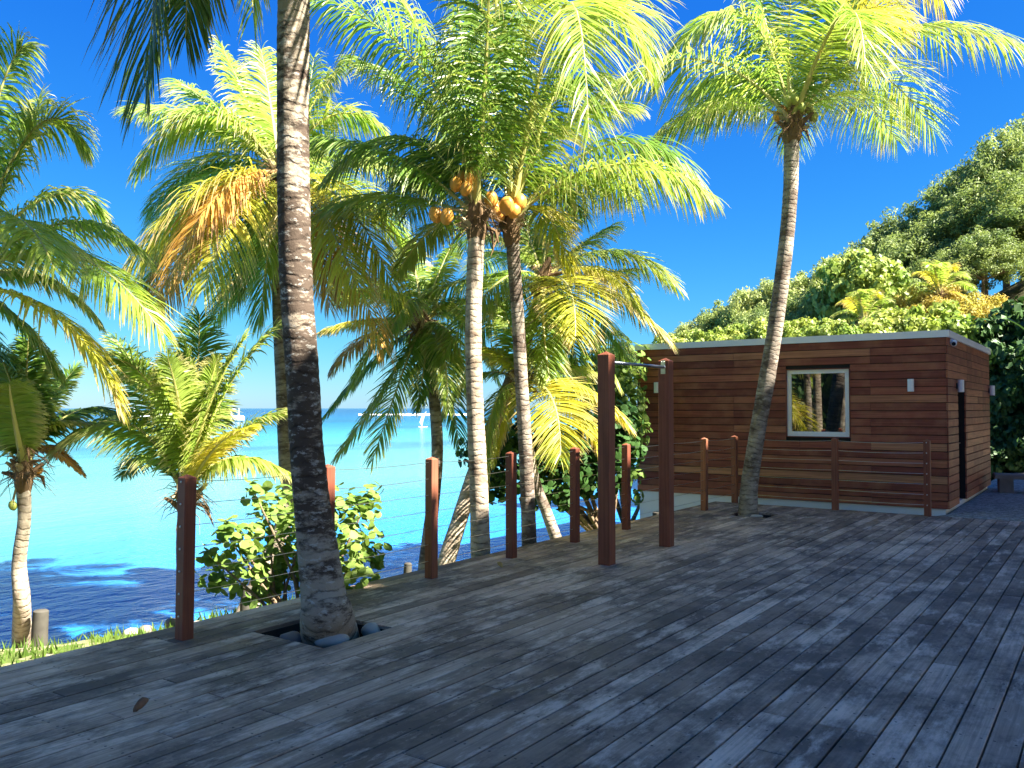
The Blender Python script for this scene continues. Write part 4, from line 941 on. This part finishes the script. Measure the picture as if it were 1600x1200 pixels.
for i, (u, v, d, w) in enumerate(((1300, 398, 36, 105), (1255, 420, 36, 100), (1212, 428, 37, 95), (1165, 448, 37, 90), (1125, 472, 38, 85), (1092, 492, 38, 70), (1065, 512, 39, 50))): tree_px('hillside_tree', 'light', f'pale green tree on the low ridge, {ORD[i]} going down towards the sea', u, v, d, w, 'tree', g3, .85)
g4 = 'shaded trees under the ridge'; L4 = 'darker green rounded tree in the hollow behind the shed roof'
for i, (u, v, d, w) in enumerate(((1290, 440, 30, 110), (1235, 462, 31, 95), (1185, 478, 32, 90), (1395, 420, 30, 110))): tree_px('hillside_tree', 'dark', f'darker green rounded tree in the hollow behind the shed roof, {ORD[i]} of four', u, v, d, w, 'tree', g4, .85)
g5 = 'bright bushes behind the shed roof'; L5 = 'bright green broad-leaved bush rising just behind the shed roof'
for i, (u, v, d, w) in enumerate(((1045, 520, 24, 60), (1090, 514, 24.5, 70), (1140, 506, 25, 75), (1195, 498, 24.5, 80), (1250, 495, 25, 80), (1305, 497, 24, 80), (1360, 496, 24, 85), (1405, 478, 25, 80))): tree_px('leafy_bush', 'bright', f'bright broad-leaved bush behind the shed roof, {ORD[i]} from its seaward end', u, v, d, w, 'bush', g5, 1.0)
g6 = 'golden shrubs on the slope'; L6 = 'golden yellow shrub on the slope above the shed corner'
for i, (u, v, d, w) in enumerate(((1420, 445, 28, 95), (1475, 440, 28, 95), (1530, 448, 28, 85))): tree_px('golden_shrub', 'gold', f'golden yellow shrub on the slope above the shed, {ORD[i]} from the sea side', u, v, d, w, 'bush', g6, 1.0)
tree_px('leafy_bush', 'bright', 'large yellow-green bush catching the sun above the shed corner', 1465, 470, 24.5, 120, 'bush', None, 1.0)
g7 = 'dark trees in the shade beyond the shed'; L7 = 'deeply shaded dark green tree beyond the gravel path and the shed'
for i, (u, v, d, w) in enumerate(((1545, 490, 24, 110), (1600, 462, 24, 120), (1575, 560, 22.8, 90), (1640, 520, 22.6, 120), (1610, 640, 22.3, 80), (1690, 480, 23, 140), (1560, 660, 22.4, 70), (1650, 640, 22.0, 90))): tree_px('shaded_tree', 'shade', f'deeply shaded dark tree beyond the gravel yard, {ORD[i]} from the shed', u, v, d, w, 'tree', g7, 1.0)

# young palms on the slope
for (u, v, d, lab) in ((1350, 505, 26.5, 'small yellow-green palm sprouting among the bushes behind the shed roof'), (1468, 462, 27.5, 'pale young palm with spiky fronds above the golden shrubs')):
    c = P(u, v, d); base = Vector((c.x, c.y, ground_z(c.x, c.y) - .1))
    palm('young_palm', lab, [base, base.lerp(c, .5), c - Vector((0, 0, .1))], [.1, .08, .08], 'trunk_grey', c,
         [(u + 22*math.cos(a)*1.2, v - 34*math.sin(a) - 12, u + 58*math.cos(a), v - 55*math.sin(a) + 8, 'l' if i % 3 else 'y', .4*math.sin(i), .8*math.sin(i)) for i, a in enumerate((-.2, .25, .7, 1.1, 1.5, 1.9, 2.4, 2.9, 3.3))], leaf=.55, droop=.5, stubs=3, nleaf=70)
# banana plant in the shade
q = P(1632, 620, 21.5); r = empty('banana_plant', (q.x, q.y, ground_z(q.x, q.y))); tag(r, 'banana plant with one broad upright leaf beyond the shed', 'plant')
b = MB(); b.tube([(0, 0, 0), (.02, 0, 1.6), (.0, .05, 2.9)], [.11, .09, .05], 10); b.build('stem', M['shade_green'], r)
for (du, dv, tip) in ((-28, 490, (1572, 500)), (0, 0, (1604, 440)), (30, 0, (1660, 470))):
    tp_ = P(tip[0], tip[1], 21.3) - Vector(r.location); a0 = Vector((0, .05, 2.75)); vs = []; fs = []; n = 12; ax = (tp_ - a0); sd = ax.cross(Vector((0, 0, 1))).cross(ax).normalized()*.5 + ax.cross(Vector((0, 0, 1))).normalized()*.8; sd.normalize()
    for i in range(n+1):
        a = i/n; c = a0 + ax*a + Vector((0, 0, .25*math.sin(math.pi*a))); w = .26*math.sin(math.pi*min(1, .06 + a*.93))**.6
        vs += [c - sd*w + Vector((0, 0, .05)), c, c + sd*w + Vector((0, 0, .05))]
    for i in range(n): fs += [(i*3, i*3+1, i*3+4, i*3+3), (i*3+1, i*3+2, i*3+5, i*3+4)]
    obj('leaf', mesh_of('leaf', vs, fs, M['shade_green'], smooth=True), r)

# sea grape tree at the seaward corner of the shed: dark hanging foliage over the water
def seagrape_tree(label, base, blobs_px, mat, leaf_r, per, sun_bias):
    base = Vector(base); r = empty('sea_grape_tree', base); tag(r, label, 'tree'); rg = random.Random(len(label)); b = MB(); vs = []; fs = []
    for (u, v, d, rad_) in blobs_px:
        c = P(u, v, d) - base; rr = rad_*d/FPX
        m = c*.5 + Vector((rg.uniform(-.15, .15), rg.uniform(-.15, .15), rg.uniform(.0, .3))); b.tube([(0, 0, 0), m, c], [.06, .035, .01], 7)
        for _ in range(int(per*rr*rr*10)):
            q = Vector((rg.gauss(0, 1), rg.gauss(0, 1), rg.gauss(0, 1))).normalized()*(rg.random()**.4)*rr
            nrm = (q/rr + Vector((rg.uniform(-.7, .7), rg.uniform(-.7, .7), rg.uniform(-.2, .9)))).normalized(); a = nrm.orthogonal().normalized(); e = nrm.cross(a); s = leaf_r*rg.uniform(.7, 1.2); k = len(vs)
            for j in range(7):
                t_ = 2*math.pi*j/7; vs.append(c + q + a*s*math.cos(t_) + e*s*math.sin(t_) + nrm*s*.2*abs(math.sin(t_)))
            fs.append(tuple(range(k, k+7)))
    b.build('trunk', M['twig'], r, True); obj('crown', mesh_of('crown', vs, fs, M[mat]), r)
    return r
bs = P(968, 790, 14.6)
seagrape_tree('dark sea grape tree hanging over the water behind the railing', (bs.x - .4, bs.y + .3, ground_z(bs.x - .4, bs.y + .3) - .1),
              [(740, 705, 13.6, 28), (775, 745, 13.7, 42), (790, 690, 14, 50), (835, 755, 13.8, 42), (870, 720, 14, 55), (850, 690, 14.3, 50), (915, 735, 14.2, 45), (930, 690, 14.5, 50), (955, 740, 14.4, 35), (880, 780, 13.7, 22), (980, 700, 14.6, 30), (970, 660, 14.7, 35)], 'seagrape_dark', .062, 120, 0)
seagrape_tree('bright green sea grape growing against the seaward end of the shed', (-8.3, 15.9, ground_z(-8.3, 15.9) - .1),
              [(965, 600, 15.8, 45), (975, 640, 15.9, 42), (950, 560, 16.2, 45), (985, 565, 16.4, 36), (985, 680, 15.8, 34), (992, 740, 15.9, 16), (995, 775, 15.9, 12), (930, 620, 16.4, 42), (900, 590, 16.8, 40)], 'seagrape', .06, 110, 1)

# ------------------------------------------------------------------ trees outside the picture: they shade the deck and show in the window
g8 = 'tall trees on the landward slope'; L8 = 'tall spreading tree on the landward slope that shades the deck'
rr_ = random.Random(9)
def shade_top(x): return 5.43 + 1.04*x
for x0, ys_, dz in ((8.6, np.arange(-11, 24.6, 2.4), 0.12), (11.0, np.arange(-12.2, 25, 2.9), -.1)):
    for y in ys_:
        x = x0 + rr_.uniform(-.25, .25); tree('shade_tree', 'canopy', L8, (x, y + rr_.uniform(-.3, .3), ground_z(x, y) - .1), shade_top(x) + dz + rr_.uniform(-.15, .1), 3.0, 'tree', g8, .52)
for i, (x, y, h) in enumerate(((2.6, 15.5, 6.0), (2.9, 18.2, 6.6), (2.2, 21.0, 6.4), (1.2, 23.6, 5.8))):  # unseen trees added to keep sky light off the shed door wall
    tree('sky_block_tree', 'shade', f'dense dark tree added out of view to darken the shed door wall, {ORD[i]} from the deck', (x, y, ground_z(x, y) - .1), h, 1.9, 'tree', 'added trees that block sky light from the shed door wall', 1.0)
g9 = 'leafy trees behind the beach palms'; L9 = 'leafy tree behind the beach palms, seen reflected in the shed window'
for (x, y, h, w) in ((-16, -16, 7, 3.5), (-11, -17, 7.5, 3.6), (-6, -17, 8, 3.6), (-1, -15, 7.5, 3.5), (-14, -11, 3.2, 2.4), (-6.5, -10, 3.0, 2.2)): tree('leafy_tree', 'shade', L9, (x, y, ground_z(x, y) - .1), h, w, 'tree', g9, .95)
for i, (x, y, h) in enumerate(((-7.6, -1.5, 4.6), (-8.4, -3.2, 5.2), (-9.3, -2.0, 4.8), (-8.9, -5.0, 5.4))):
    z = ground_z(x, y); palm('coconut_palm', 'slim grey beach palm in a close clump, mirrored in the shed window', [(x, y, z - .1), (x + .1, y, z + h*.5), (x + .15*math.sin(i), y + .1, z + h)], [.15, .11, .10], 'trunk_grey', (x + .15*math.sin(i), y + .1, z + h + .12),
        [], [(6.28*k/13 + i, .25 + .7*((k*5) % 13)/13, 2.6, 'lgy'[k % 3]) for k in range(13)], leaf=.65, droop=.7, group='clump of beach palms', nleaf=50, step=.15, seg=12)
b = MB(); b.ball((0, 0, 0), 1.0, 16, 10); b.v = [tuple(c*(1 + .3*mnoise.noise((v[0]*1.5, v[1]*1.5, v[2]*1.5)))*s for c, s in zip(v, (1.1, .7, .55))) for v in b.v]
o = b.build('boulder', M['stone'], None, True, (-7.0, .2, ground_z(-7.0, .2) + .25)); tag(o, 'pale boulder beside the clump of beach palms', 'rock')
tree('leafy_bush', 'bright', 'rounded bush beside the pale boulder on the beach', (-6.6, -2.5, ground_z(-6.6, -2.5)), .9, 1.0, 'bush', None, 1.0)
